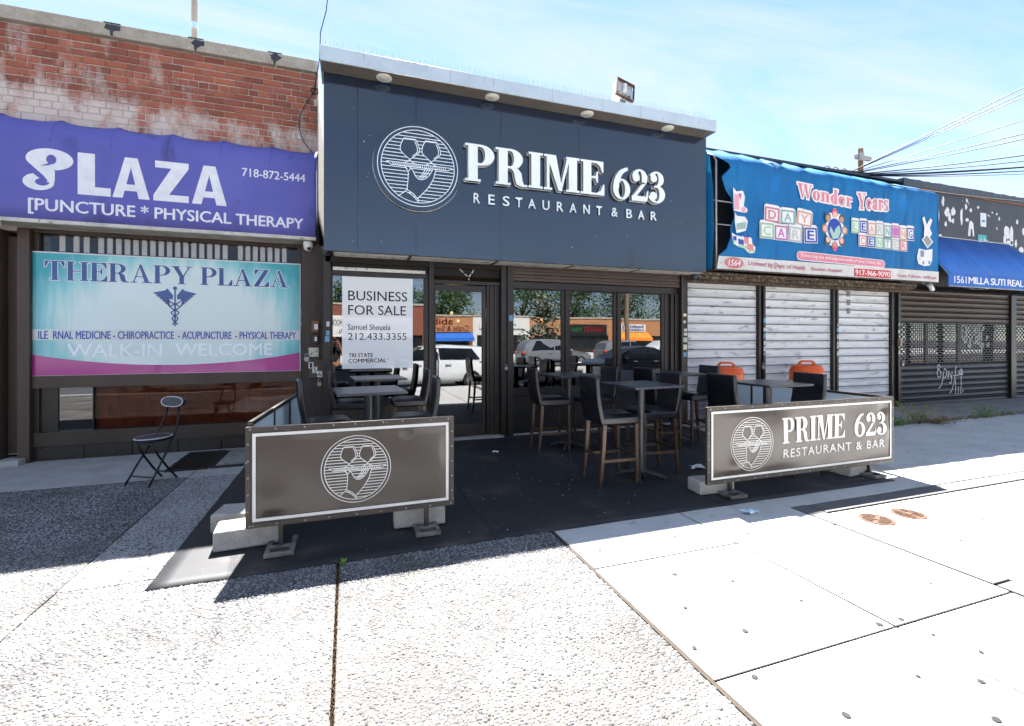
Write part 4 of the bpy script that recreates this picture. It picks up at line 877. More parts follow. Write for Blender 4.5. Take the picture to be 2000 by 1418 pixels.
# blue awning
ba = thing('blue_awning', (9.4,-.6,2.9), 'torn blue fabric awning of a day care with pink lettering', 'awning')
M_blu = pm('blue_canvas', '#0668a4', '#0979b4', 1.2, .7, bump=.25, bscale=160, stretch=(1,1,.6), c3='#083f74', s3=2.2, t3=.55, w3=.25, st3=(2.2,1,.35), bdist=.003)
translucent(M_blu, .22, '#2fa0d0')
def ztop(x): return 5.2-.02*(x-6.3)
TE = [(3.12,6.40),(3.26,6.585),(3.555,6.705),(3.89,6.764),(4.0,6.735),(4.22,6.70),(4.3,6.645),(4.437,6.561),(4.568,6.467),(4.68,6.58),(4.80,6.704),(4.9,6.55),(4.98,6.42),(5.05,6.36),(5.4,6.3)]
def xleft(z):
    for (a, xa), (b, xb) in zip(TE, TE[1:]):
        if a <= z <= b: return xa+(xb-xa)*(z-a)/(b-a)
    return 6.3
pro = [(-.9,3.12+.046*k) for k in range(37)]                      # front up to z 4.78
pro += [(-.895,4.84),(-.88,4.90),(-.85,4.965),(-.80,5.03),(-.73,5.09),(-.64,5.15),(-.54,5.21),(-.44,5.275),(-.34,5.34)]
NXb = 170; vs = []
for j, (yy, zz) in enumerate(pro):
    xl = xleft(zz)
    for i in range(NXb+1):
        u = i/NXb; x = xl+(12.62-xl)*u; w = max(0, (j-36)/9); ph = ((x-6.3+.12*math.sin(x*1.7))/.6)%1; sag = math.sin(math.pi*ph)*(.75+.45*math.sin(x*2.3+1))
        wr = .006*math.sin(x*14+zz*3)+.007*math.sin(x*5.3-zz*2.1)+.004*math.sin(x*23-zz*7)
        wl = math.exp(-(x-xl)*3)*.05*math.sin(zz*9)
        vs.append((x, yy+.004+abs(wr)+max(0,wl)+(.05*sag*w if w > 0 else 0), zz-.02*(x-6.3)*(w if w > 0 else (zz-3.12)/1.66*.6)-.05*sag*w))
fs = []
for j in range(len(pro)-1):
    for i in range(NXb):
        x = vs[j*(NXb+1)+i][0]; 
        if 38 <= j <= 43 and 11.05+(j-38)*.02 < x < 11.75-(43-j)*.11 and x > 11.05+.10*(43-j)*.9-.3: continue
        if 41 <= j <= 43 and 7.68 < x < 7.86: continue
        fs.append((j*(NXb+1)+i,j*(NXb+1)+i+1,(j+1)*(NXb+1)+i+1,(j+1)*(NXb+1)+i))
o = MB().add(vs, fs).build('canopy', M_blu, ba, smooth=True); sd = o.modifiers.new('s','SOLIDIFY'); sd.thickness = .004; sd.offset = -1
m = MB(); q = [(y,z-.13 if z > 4.9 else z) for y, z in pro]+[(-.34,3.12)]; m.add([(12.621,y,z) for y, z in q], [tuple(range(len(q)))]); m.build('end_panel', M_blu, ba)
MB().add([(6.275,-.86,2.88),(6.275,-.40,2.88),(6.275,-.40,5.18),(6.275,-.80,5.0),(6.29,-.87,4.4),(6.31,-.88,3.6)], [(0,1,2,3,4,5)]).build('end_panel', M_blu, ba)
m = MB(); m.tube([(6.37,-.86,2.88),(6.37,-.86,4.86),(6.37,-.80,4.98),(6.37,-.6,5.1),(6.37,-.36,5.14)], .02, 8).tube([(6.3,-.82,4.15),(12.6,-.82,4.05)],.016,8).tube([(6.3,-.82,3.72),(12.6,-.82,3.66)],.012,8)
m.tube([(11.48,-.88,4.72),(11.46,-.85,4.86),(11.4,-.76,4.96),(11.3,-.6,5.04),(11.2,-.4,5.08)],.017,8).tube([(7.86,-.86,4.9),(7.83,-.76,5.03),(7.76,-.5,5.14)],.016,8)
m.build('frame', M_steel, ba, smooth=True)
band_m = pm('awning_band', '#cfcdc8', '#bdb8b0', 3, .65, c3='#948b80', s3=14, t3=.64, w3=.1)
mb = MB(); n = 60
for i in range(n):
    x0_, x1_ = 6.35+(12.62-6.35)*i/n, 6.35+(12.62-6.35)*(i+1)/n; f = lambda x: .004*math.sin(x*6)
    mb.add([(x0_,-.903+f(x0_),2.885),(x1_,-.903+f(x1_),2.885),(x1_,-.903+f(x1_),3.118),(x0_+(.05 if i == 0 else 0),-.903+f(x0_),3.118)], [(0,1,2,3)])
o = mb.build('band', band_m, ba); sd = o.modifiers.new('s','SOLIDIFY'); sd.thickness = .004; sd.offset = -1
part('rail', M_rub, ba, (6.32,12.6,-.9,-.86,2.86,2.884),(6.32,6.36,-.86,-.2,2.86,2.884),(12.56,12.6,-.86,-.2,2.86,2.884))
pink = pm('print_pink', '#c96f7e', '#d88894', 4, .6); pwh = pm('print_white2', '#dedcd8', '#cfcdc9', 6, .6)
YB = -.9075
kw = dict(T=.24, t=.06, sf=.07, gap=.05, sp=.28)
serif_print('lettering_outline','Wonder',8.32,9.84,4.385,4.66,YB,pwh,ba,g=.032,slope=-.07,**kw); serif_print('lettering','Wonder',8.32,9.84,4.385,4.66,YB-.002,pink,ba,slope=-.07,**kw)
serif_print('lettering_outline','Years',9.99,10.93,4.30,4.63,YB,pwh,ba,g=.032,slope=.04,**kw); serif_print('lettering','Years',9.99,10.93,4.30,4.63,YB-.002,pink,ba,slope=.04,**kw)
ln_ = pm('print_line', '#6f6a66', None, 5, .6)
BC = {'p':'#c76f80','t':'#7aa6a2','o':'#cf9a86','g':'#8dbb96','m':'#b865a6','w':'#b5b3af','b':'#1f3f9c'}
def block(ch, x0, x1, z0, z1, c, tilt=0):
    cx_, cz_ = (x0+x1)/2, (z0+z1)/2; T_ = lambda u, v: (cx_+u*math.cos(tilt)-v*math.sin(tilt), cz_+u*math.sin(tilt)+v*math.cos(tilt)); w, h = (x1-x0)/2, (z1-z0)/2
    cmat = pm('block_'+c, BC[c], None, 5, .6)
    b = MB().flat([T_(-w*1.08,-h*1.08),T_(w*1.08,-h*1.08),T_(w*1.08,h),T_(w*.8,h*1.25),T_(-w*.9,h*1.25),T_(-w*1.08,h)], YB-.0004*(ord(ch)%3)).build('toy_block', pwh, ba)
    f = MB()
    for p in ([(-w*.95,-h*.95),(w*.95,-h*.95),(w*.95,-h*.78),(-w*.95,-h*.78)],[(-w*.95,h*.66),(w*.95,h*.66),(w*.95,h*.83),(-w*.95,h*.83)],[(-w*.95,-h*.78),(-w*.76,-h*.78),(-w*.76,h*.66),(-w*.95,h*.66)],[(w*.76,-h*.78),(w*.95,-h*.78),(w*.95,h*.66),(w*.76,h*.66)]): f.flat([T_(*q) for q in p], YB-.0025)
    f.build('frame', cmat, b)
    l = MB(); ribbon(l, [T_(-w*.98,h*.86),T_(w*.98,h*.86),T_(w*.98,-h*.98),T_(-w*.98,-h*.98),T_(-w*.98,h*.86)], .008, YB-.0022); l.build('line', ln_, b)
    lettering('letter', ch, cx_-w*.5, cx_+w*.5, cz_-h*.62, cz_+h*.5, YB-.003, cmat, b, bold=.035)
for ch, a, b, c, d, k, tl in (('D',7.48,7.85,3.84,4.13,'p',-.05),('A',7.88,8.25,3.83,4.11,'t',0),('Y',8.31,8.70,3.83,4.12,'o',-.1),('C',7.37,7.71,3.52,3.82,'g',0),('A',7.73,8.06,3.51,3.80,'m',0),('R',8.10,8.43,3.50,3.80,'w',-.04),('E',8.50,8.84,3.51,3.82,'b',.05)): block(ch,a,b,c,d,k,tl)
for i, ch in enumerate('LEARNING'): block(ch, 9.82+.246*i, 9.82+.246*i+.222, 3.80-.008*i+(.02 if i%2 else 0), 4.07-.006*i+(.02 if i%2 else 0), 'gbowtmob'[i])
for i, ch in enumerate('CENTER'): block(ch, 10.03+.256*i, 10.03+.256*i+.23, 3.535-.004*i, 3.775-.004*i, 'pbgtwp'[i])
# ring of children round a globe, plain shapes
gx, gz = 9.335, 3.82
gl_ = MB().flat([(gx+.28*math.cos(t*.209)*(1+.16*math.cos(t*.209*8)), gz+.40*math.sin(t*.209)*(1+.13*math.cos(t*.209*8))) for t in range(30)], YB).build('globe_print', pwh, ba)
MB().flat(arc(gx,gz,.20,.225,0,360,28), YB-.002).build('sea', pm('print_sea', '#1e3f98', None, 4, .6), gl_)
MB().flat([(gx-.05,gz-.2),(gx+.1,gz-.17),(gx+.17,gz-.02),(gx+.12,gz+.1),(gx+.02,gz+.02),(gx-.02,gz-.08),(gx-.12,gz+.06),(gx-.15,gz-.04)], YB-.003).build('land', pm('print_land', '#9cbca8', None, 4, .6), gl_)
for k in range(8):
    a = rad(90+45*k); x, z_ = gx+.285*math.cos(a), gz+.335*math.sin(a)
    MB().flat(arc(x,z_,.085,.095,0,360,16), YB-.003-.0002*k).build('hair', pm('hair_%d'%(k%4), ['#c4506a','#4d4a4b','#8a7466','#4d4a4b'][k%4], None, 4, .6), gl_)
    MB().flat(arc(x-.012*math.cos(a),z_-.03*math.sin(a),.058,.062,0,360,14), YB-.005-.0002*k).build('face', pm('skin_%d'%(k%3), ['#d9b09c','#b98a72','#d8a59a'][k%3], None, 4, .6), gl_)
# toys printed at the torn edge and cards at the right edge
ty = MB().flat([(6.72,4.40),(6.80,4.33),(6.95,4.36),(7.0,4.25),(6.97,4.08),(7.06,4.03),(7.05,3.97),(6.98,3.95),(6.74,3.97)],YB).flat([(6.76,3.94),(6.82,3.88),(7.0,3.88),(7.07,3.80),(7.02,3.62),(6.88,3.58),(6.80,3.56),(6.76,3.75)],YB).flat([(6.69,3.56),(6.78,3.52),(6.92,3.5),(7.0,3.55),(7.16,3.49),(7.18,3.38),(7.25,3.33),(7.24,3.22),(7.1,3.2),(6.98,3.29),(6.85,3.31),(6.72,3.36)],YB).build('toy_print', pwh, ba)
MB().flat(rc(6.75,6.86,4.0,4.28),YB-.002).flat(arc(6.97,4.01,.055,.055,0,360,12),YB-.002).build('castle', pm('print_rose','#d99aa4',None,4,.6), ty)
MB().flat([(6.85,4.3),(6.92,4.3),(6.885,4.17)],YB-.0025).build('balloon', pm('print_plum','#a8509a',None,4,.6), ty)
MB().flat([(6.8,3.62),(7.02,3.66),(7.02,3.78),(6.8,3.74)],YB-.002).build('boat', pm('print_sage','#8fa69b',None,4,.6), ty)
MB().flat(rc(6.98,7.09,3.38,3.50),YB-.002).flat([(7.05,3.27),(7.2,3.25),(7.2,3.37),(7.05,3.38)],YB-.0022).build('engine', pm('print_coral','#d07f7c',None,4,.6), ty)
MB().flat(rc(6.72,6.80,3.42,3.50),YB-.002).flat([(6.84,3.37),(6.97,3.34),(6.97,3.44),(6.84,3.46)],YB-.002).flat(rc(6.96,7.11,3.5,3.54),YB-.0024).build('wagons', pm('print_royal','#24459c',None,4,.6), ty)
w_ = MB()
for x, z_ in ((6.74,3.40),(6.87,3.33),(6.94,3.32),(7.01,3.31),(7.12,3.24),(7.21,3.25)): w_.flat(arc(x,z_,.028,.033,0,360,12),YB-.003)
w_.build('wheels', pm('print_mint','#8cc09a',None,4,.6), ty)
cd = MB().flat([(12.05,4.27),(12.11,4.33),(12.2,4.15),(12.32,4.31),(12.39,4.26),(12.3,4.08),(12.38,3.96),(12.25,3.82),(12.1,3.9),(12.12,4.08)],YB).flat([(12.02,3.80),(12.2,3.95),(12.42,3.78),(12.22,3.62)],YB-.001).flat([(11.93,3.60),(12.15,3.58),(12.4,3.62),(12.38,3.36),(12.3,3.24),(12.1,3.22),(11.92,3.26),(11.86,3.40)],YB).build('card_print', pwh, ba)
MB().flat([(12.06,3.80),(12.2,3.91),(12.37,3.78),(12.23,3.66)],YB-.003).build('slate', pm('print_grey','#8b8b88',None,4,.6), cd)
MB().flat(rc(11.98,12.1,3.42,3.56),YB-.003).flat(arc(12.08,3.29,.035,.045,0,360,10),YB-.003).flat(arc(12.28,3.31,.035,.045,0,360,10),YB-.003).build('figures', pm('print_slate','#6f83a8',None,4,.6), cd)
pill = MB().flat([*arc(8.38,3.235,.07,.075,90,270,8),*arc(10.75,3.195,.07,.07,-90,90,8)],YB-.002).build('slogan_pill', pink, ba)
ob = MB().flat([*arc(8.38,3.235,.085,.09,90,270,8),*arc(10.75,3.195,.085,.085,-90,90,8)],YB-.0008).build('pill_outline', pwh, ba)
lettering('lettering',"'Enhancing the defining moments of your Child's life'",8.40,10.72,3.20,3.285,YB-.004,pwh,pill,bold=.02,dz=-.045)
YC = -.912
MB().flat(arc(6.745,3.005,.22,.10,0,360,28),YC).build('number_oval', pm('print_rust','#b85a5e','#c87a76',6,.6), ba); lettering('lettering','1564',6.60,6.89,2.95,3.06,YC-.002,pwh,ba,bold=.03,shear=.25)
mg = pm('print_wine','#a84468','#b85a6a',5,.6)
lettering('lettering','Licensed by Dept. of Health',7.07,8.52,2.955,3.07,YC,mg,ba,bold=.02,shear=.25,dz=-.03)
lettering('lettering','Vouchers Accepted',8.68,9.55,2.935,3.03,YC,mg,ba,bold=.02,shear=.25,dz=0)
rp = part('phone_panel', pm('print_red','#c4222c',None,4,.6), ba, (9.9,11.0,YC,YC+.002,2.90,3.06), bevel=0); lettering('lettering','917-966-9090',9.93,10.97,2.925,3.035,YC-.002,pwh,rp,bold=.04)
lettering('lettering','Open 7:30 am - 6:00 pm',11.22,12.52,2.92,3.01,YC,mg,ba,bold=.02)
# ------------------------------------------------------------------ dark shop at the far right
ds = thing('dark_building', (16,-.2,0), 'black fronted shop with peeling white patches at the far right', 'building')
M_bf = pm('black_board', '#26272b', '#303238', 2, .5, c3='#d6d6d4', s3=1.9, t3=.66, w3=.008, bump=.06, bscale=20)
part('fascia', M_bf, ds, (12.35,24,-.3,.2,2.9,5.2)); part('wall', M_dark, ds, (12.35,24,.0,8,0,2.9),(12.35,24,.2,8,2.9,5.2))
MG = pm('gutter', '#33363c', '#42464d', 4, .55, stretch=(8,1,.5), c3='#5d636b', s3=9, t3=.6, w3=.1, st3=(8,1,.3))
m = MB()
for k in range(74): m.box(12.35+k*.16,12.35+k*.16+.155,-.36,.15,5.215,5.39+RD.uniform(-.008,.012))
m.build('gutter_panels', MG, ds); part('copper_strip', pm('copper_line','#a06a44','#8a5535',6,.5,metal=.4), ds, (12.35,24,-.345,-.28,5.20,5.214))
M_peel = pm('peeled_white', '#d2d3d3', '#c0c1c2', 9, .8)
def blob(x, z_, w, h, n=11): return [(x+w*RD.uniform(.6,1.15)*math.cos(6.283*k/n), z_+h*RD.uniform(.6,1.15)*math.sin(6.283*k/n)) for k in range(n)]
m = MB()
for x, z_, w, h in ((13.9,5.0,.06,.13),(13.7,4.65,.05,.22),(14.05,4.75,.10,.12),(14.15,4.62,.07,.14),(14.3,4.78,.09,.14),(14.28,4.55,.06,.08),(14.0,4.45,.06,.07),(14.62,4.7,.06,.24),(14.8,4.95,.06,.08),(14.85,4.62,.08,.05),(15.0,4.88,.06,.05),(15.3,4.98,.05,.04),(16.1,4.88,.04,.04),(16.2,4.76,.05,.06),(16.1,4.5,.03,.05),(16.55,4.45,.13,.22),(16.75,4.35,.10,.25),(16.45,4.2,.09,.14),(16.95,4.15,.06,.12),(17.0,4.75,.06,.07),(16.7,4.15,.2,.09),(15.6,4.2,.03,.03),(15.9,4.9,.03,.03),(17.3,4.5,.07,.12),(17.2,4.0,.12,.1)): MB().flat(blob(x,z_,w,h), -.302).build('peeled_patch', M_peel, ds)
m.flat([(14.88,4.22),(14.93,4.55),(15.0,4.62),(15.1,4.55),(15.14,4.22),(15.08,4.22),(15.06,4.40),(15.0,4.40),(14.98,4.22)],-.3025)
m.build('peeled_patch', M_peel, ds)
def notice(x0, x1, z0, z1, mat, lb):
    t = thing('wall_notice', ((x0+x1)/2,-.305,z0), lb, 'notice'); MB().box(x0,x1,-.312,-.301,z0,z1).build('sheet', mat, t); return t
t = notice(15.38,15.62,4.5,4.85,M_peel,'white paper notice on the black fascia above the small blue awning'); MB().flat([(15.42,4.6),(15.57,4.62),(15.56,4.68),(15.44,4.67)],-.3135).build('print', pm('print_bluegrey','#5f83a8',None,5,.6), t)
t = notice(15.28,15.64,3.95,4.28,pm('teal_paper','#3f9a97','#5bb0ab',6,.6),'teal poster just above the small blue awning')
MB().flat([(15.33,4.05),(15.4,4.2),(15.45,4.05)],-.3135).flat([(15.5,4.03),(15.54,4.22),(15.6,4.1)],-.3135).build('print', pwh, t)
t = notice(16.3,16.62,3.62,3.95,M_peel,'white poster with a teal bag drawing beside the small blue awning'); MB().flat(rc(16.33,16.45,3.65,3.86),-.3135).build('print', pm('teal_paper','#3f9a97','#5bb0ab',6,.6), t)
# small blue awning
sa = thing('small_blue_awning', (14.4,-.65,2.8), 'small sloping bright blue awning with white lettering 1561 on its valance', 'awning')
M_b2 = pm('bright_blue_canvas', '#0b56a6', '#0d62b4', 1.5, .65, stretch=(4,1,1), bump=.2, bscale=60, c3='#0a4592', s3=4, t3=.55, w3=.2, st3=(5,.5,.5), bdist=.003)
m = MB(); n = 24
vs = [(12.72+(3.9)*i/n if j == 0 else 12.78+(4.6)*i/n, [-.305,-1.0][j]*1.0+(.0), [4.115,3.07][j]-.012*math.sin(i*1.3)) for j in range(2) for i in range(n+1)]
m.add(vs, [(n+1+i,n+2+i,i+1,i) for i in range(n)]); o = m.build('canopy', M_b2, sa, smooth=True); sd = o.modifiers.new('s','SOLIDIFY'); sd.thickness = .006
MB().box(12.78,17.38,-1.004,-.996,2.80,3.068).build('valance', M_b2, sa)
MB().tube([(12.74,-.31,4.1),(12.78,-1.0,3.06),(12.78,-.3,3.06),(12.74,-.31,4.1)],.012,6).tube([(12.7,-.31,4.12),(16.65,-.31,4.12)],.014,6).tube([(12.78,-1,2.8),(17.3,-1,2.8)],.012,6).build('frame', M_steel, sa)
lettering('lettering','1561',12.98,13.42,2.875,3.03,-1.007,pwh,sa,bold=.02); lettering('lettering','MILLA SUTI REAL ITI UPMC',13.5,16.9,2.875,3.03,-1.007,pwh,sa,bold=.03,space=.86)
# grille shutter
gs = thing('grille_shutter', (14.5,-.25,0), 'dark closed roller shutter with an open grille band and white graffiti', 'shutter')
M_sb = pm('shutter_brown', '#4d4238', '#3d342d', 2, .55, metal=.3, stretch=(.5,1,4), c3='#6b5138', s3=8, t3=.6, w3=.12, st3=(1,1,6))
M_sk = pm('shutter_black', '#1e1d1f', '#29282a', 2, .45, metal=.2, stretch=(.6,1,3), c3='#77777a', s3=26, t3=.73, w3=.02)
for xa, xb in ((12.30,16.70),(16.95,19.5)):
    s1 = None
    for k in range(6):
        if s1 is None: s1 = slat_mesh(xb-xa, M_sb, 'slat', gs, .13, -.25, .03); 
        o = s1 if k == 0 else dup_part(s1, gs); o.location = (xa,0,2.0+k*.13); WORLD[o.name] = Vector((14.5,-.25,0))
    s2 = None
    for k in range(7):
        if s2 is None: s2 = slat_mesh(xb-xa, M_sk, 'slat', gs, .14, -.25, .02)
        o = s2 if k == 0 else dup_part(s2, gs); o.location = (xa,0,.01+k*.14)
    MB().box(xa,xb,-.235,-.2,.0,1.0).box(xa,xb,-.235,-.2,2.0,2.8).build('backing', M_dark, gs)
g = MB()
for xa, xb in ((12.30,16.70),(16.95,19.5)):
    for k in range(17):
        z_ = 1.02+k*.06; g.bar((xa,-.262,z_),(xb,-.262,z_),.012,.014)
        n = int((xb-xa)/.155)
        for i in range(n): x = xa+.155*(i+.5*(k%2)); g.bar((x,-.262,z_),(x,-.262,z_+.06),.022,.01,up=(0,1,0))
tag(g.build('grille', M_sk, gs), kind='stuff')
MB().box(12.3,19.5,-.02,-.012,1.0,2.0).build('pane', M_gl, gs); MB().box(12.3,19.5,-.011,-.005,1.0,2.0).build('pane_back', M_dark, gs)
wp = MB()
for k in range(26): x = 15.0+RD.random()*1.6; z_ = 1.35+RD.random()*.55; wp.flat(blob(x,z_,RD.uniform(.05,.14),RD.uniform(.04,.1)),-.03-.0004*k)
tag(wp.build('paper_patches', M_peel, gs), kind='stuff')
part('post', M_black, gs, (16.71,16.94,-.32,-.2,0,2.76),(14.6,14.75,-.24,-.19,1.0,2.0),(13.35,13.45,-.24,-.19,1.0,2.0)); part('guide', M_black, gs, (12.285,12.34,-.31,-.2,0,2.85))
gr = MB()
for L in ([(13.78,.86),(13.72,.80),(13.74,.68),(13.84,.66),(13.86,.76),(13.80,.84),(13.72,.90),(13.78,.96),(13.84,.90)],[(13.98,.82),(13.94,.66),(14.05,.66),(14.08,.8),(14.0,.86),(13.98,.8),(13.9,.5),(13.78,.38)],[(14.15,.8),(14.14,.64),(14.2,.74),(14.26,.64),(14.3,.76),(14.26,.5),(14.18,.52)],[(14.45,.92),(14.40,.6),(14.3,.34),(14.2,.24)],[(14.35,.68),(14.62,.7)],[(14.42,.6),(14.44,.3),(14.42,.22)],[(14.64,.82),(14.56,.76),(14.72,.7),(14.66,.84),(14.66,.4),(14.64,.24),(14.76,.3)],[(14.55,.4),(14.54,.2)]):
    ribbon(gr, bez(L,5), .022, -.274)
gr.build('graffiti', M_peel, gs)
padlock(12.36,-.33,1.0,'steel padlock on the edge of the dark grille shutter',1.2)
boxy('switch_box', 'small rusty switch box on the post beside the dark grille shutter', 'box', pm('old_box','#a59a86','#7d5a40',20,.7), (12.16,12.24,-.40,-.34,1.42,1.58))
fx = thing('gutter_lamp', (12.75,-.75,2.75), 'white cylindrical lamp hanging loose between the two blue awnings', 'lamp')
MB().tube([(12.5,-.8,2.82),(12.72,-.72,2.74)],.05,12).build('body', M_white, fx, smooth='auto'); MB().tube([(12.5,-.8,2.82),(12.4,-.7,2.88)],.015,6).build('arm', M_steel, fx)
# weeds along the apron joint
wd_ = MB(); wl = MB()
def weed(x, y, hgt, n, mb=None):
    for k in range(n):
        a = RD.uniform(0,6.28); l = hgt*RD.uniform(.4,1); ba_ = Vector((x+RD.gauss(0,.04),y+RD.gauss(0,.03),0.0)); tip = ba_+Vector((math.cos(a)*l*.7,math.sin(a)*l*.5,l*RD.uniform(.5,1)))
        mid = (ba_+tip)/2+Vector((0,0,l*.12)); s_ = Vector((-math.sin(a),math.cos(a),0))*.006
        (mb or wd_).add([ba_-s_,ba_+s_,mid+s_,mid-s_,tip],[(0,1,2,3),(3,2,4)])
        if RD.random() < .5:
            for _ in range(4): p = ba_.lerp(tip,RD.uniform(.3,1))+Vector((RD.gauss(0,.02),RD.gauss(0,.02),RD.gauss(0,.015))); q = .012; wl.add([p,p+Vector((q,q*.4,q*.5)),p+Vector((q*.6,q,q*1.2)),p+Vector((-q*.3,q*.5,q*.6))],[(0,1,2,3)])
for k in range(150): weed(RD.uniform(9.2,18), -1.86+RD.gauss(0,.04), RD.uniform(.05,.14), 5)
tag(wd_.build('dry_weeds', pm('dry_grass','#7d6a45','#5f6b35',12,.9), pav), kind='stuff')
def weed_clump(x, y, h_, n, mat, lb, r=.12):
    t = thing('weed', (x,y,0), lb, 'weed', 'weeds along the shop front'); m_ = MB()
    for k in range(n):
        a = RD.uniform(0,6.28); l = h_*RD.uniform(.5,1); b_ = Vector((x+RD.gauss(0,r*.3),y+RD.gauss(0,r*.25),0)); tip = b_+Vector((math.cos(a)*r*RD.uniform(.5,1.6),math.sin(a)*r,l))
        m_.tube([b_,(b_+tip)/2+Vector((0,0,l*.1)),tip],.003,3)
        for _ in range(7): p = b_.lerp(tip,RD.uniform(.25,1.05)); q = RD.uniform(.012,.03); d_ = Vector((RD.gauss(0,1),RD.gauss(0,1),RD.gauss(0,.6))).normalized(); e_ = d_.cross(Vector((.3,.2,1))).normalized(); m_.add([p,p+d_*q+e_*q*.4,p+d_*q*2,p+d_*q-e_*q*.4],[(0,1,2,3)])
    m_.build('foliage', mat, t)
gw = pm('weed_green','#4f7a30','#6d8a3c',14,.8); dw = pm('weed_dry','#85704a','#6d5237',14,.9)
weed_clump(10.3,-1.78,.42,34,pm('weed_pale','#8a9a50','#7d7040',14,.85),'tall pale weed clump in the joint before the dark grille shutter',.3)
weed_clump(9.55,-1.9,.2,26,gw,'low bright green weed beside the right banner barrier',.15); weed_clump(10.55,-2.0,.16,40,dw,'flattened brown dry weed spreading over the joint',.3)
weed_clump(12.2,-1.85,.3,22,gw,'green and yellow weed tuft right of the tall pale clump',.25); weed_clump(14.4,-1.85,.3,10,pm('weed_pale','#8a9a50','#7d7040',14,.85),'thin pale weed standing farthest right along the joint',.08)
weed_clump(-.04,-4.2,.02,4,gw,'tiny green weed growing in the pavement joint at the mat edge',.02)
# utility pole and the fan of wires
up = thing('utility_pole', (23.2,8,0), 'distant wooden utility pole above the blue awning', 'pole')
M_pole = pm('pole_wood','#8a7660','#6f5d4b',6,.9,stretch=(4,4,.3))
MB().tube([(23.2,8,0),(23.2,8,10.7)],.12,10).build('pole', M_pole, up, smooth='auto'); MB().box(22.75,23.75,7.85,7.97,10.15,10.33).box(22.85,23.1,7.75,7.85,10.05,10.4).build('crossarm', pm('insulator_grey','#a7a5a0',None,6,.6), up)
A = Vector((11.3,.3,5.55))
wires = [(5.95,.007,.0),(5.86,.007,0),(5.80,.006,.0),(5.45,.006,.05),(5.25,.007,.08),(5.18,.007,.1),(4.95,.010,.15),(4.88,.008,.18),(4.80,.016,.2),(4.75,.008,.22),(4.68,.006,.2),(4.33,.009,.35)]
for i, (z_, r_, sag) in enumerate(wires):
    E_ = Vector((11.04+.02*i,-3.0,z_)); F_ = A+(E_-A)*2.2; pts = []
    for k in range(17): u = k/16; p = A.lerp(F_,u); p.z -= sag*4*u*(1-u)*1.0+ (0 if i < 6 else -.0); pts.append(p)
    t = thing('overhead_wire', A, 'thin overhead wire fanning from the daycare roof to the right, %s from the top' % ('first','second','third','fourth','fifth','sixth','seventh','eighth','ninth','tenth','eleventh','twelfth')[i], 'wire', 'overhead wires fanning from the roof')
    MB().tube(pts, r_*1.25, 5).build('wire', pm('wire_black','#23252b',None,4,.5), t, smooth=True)
t = thing('cable_bundle', A, 'tangled cable coils on the roof edge above the blue awning', 'cable')
m = MB()
for k in range(3): m.tube([(10.6+.28*k+.13*math.cos(q*.5),.2,5.52+.13*math.sin(q*.5)) for q in range(13)], .009, 5)
m.tube([(10.3,.1,5.52),(11.2,.1,5.56),(12.0,-.2,5.45)],.02,6); m.build('cable', M_dark, t, smooth=True)
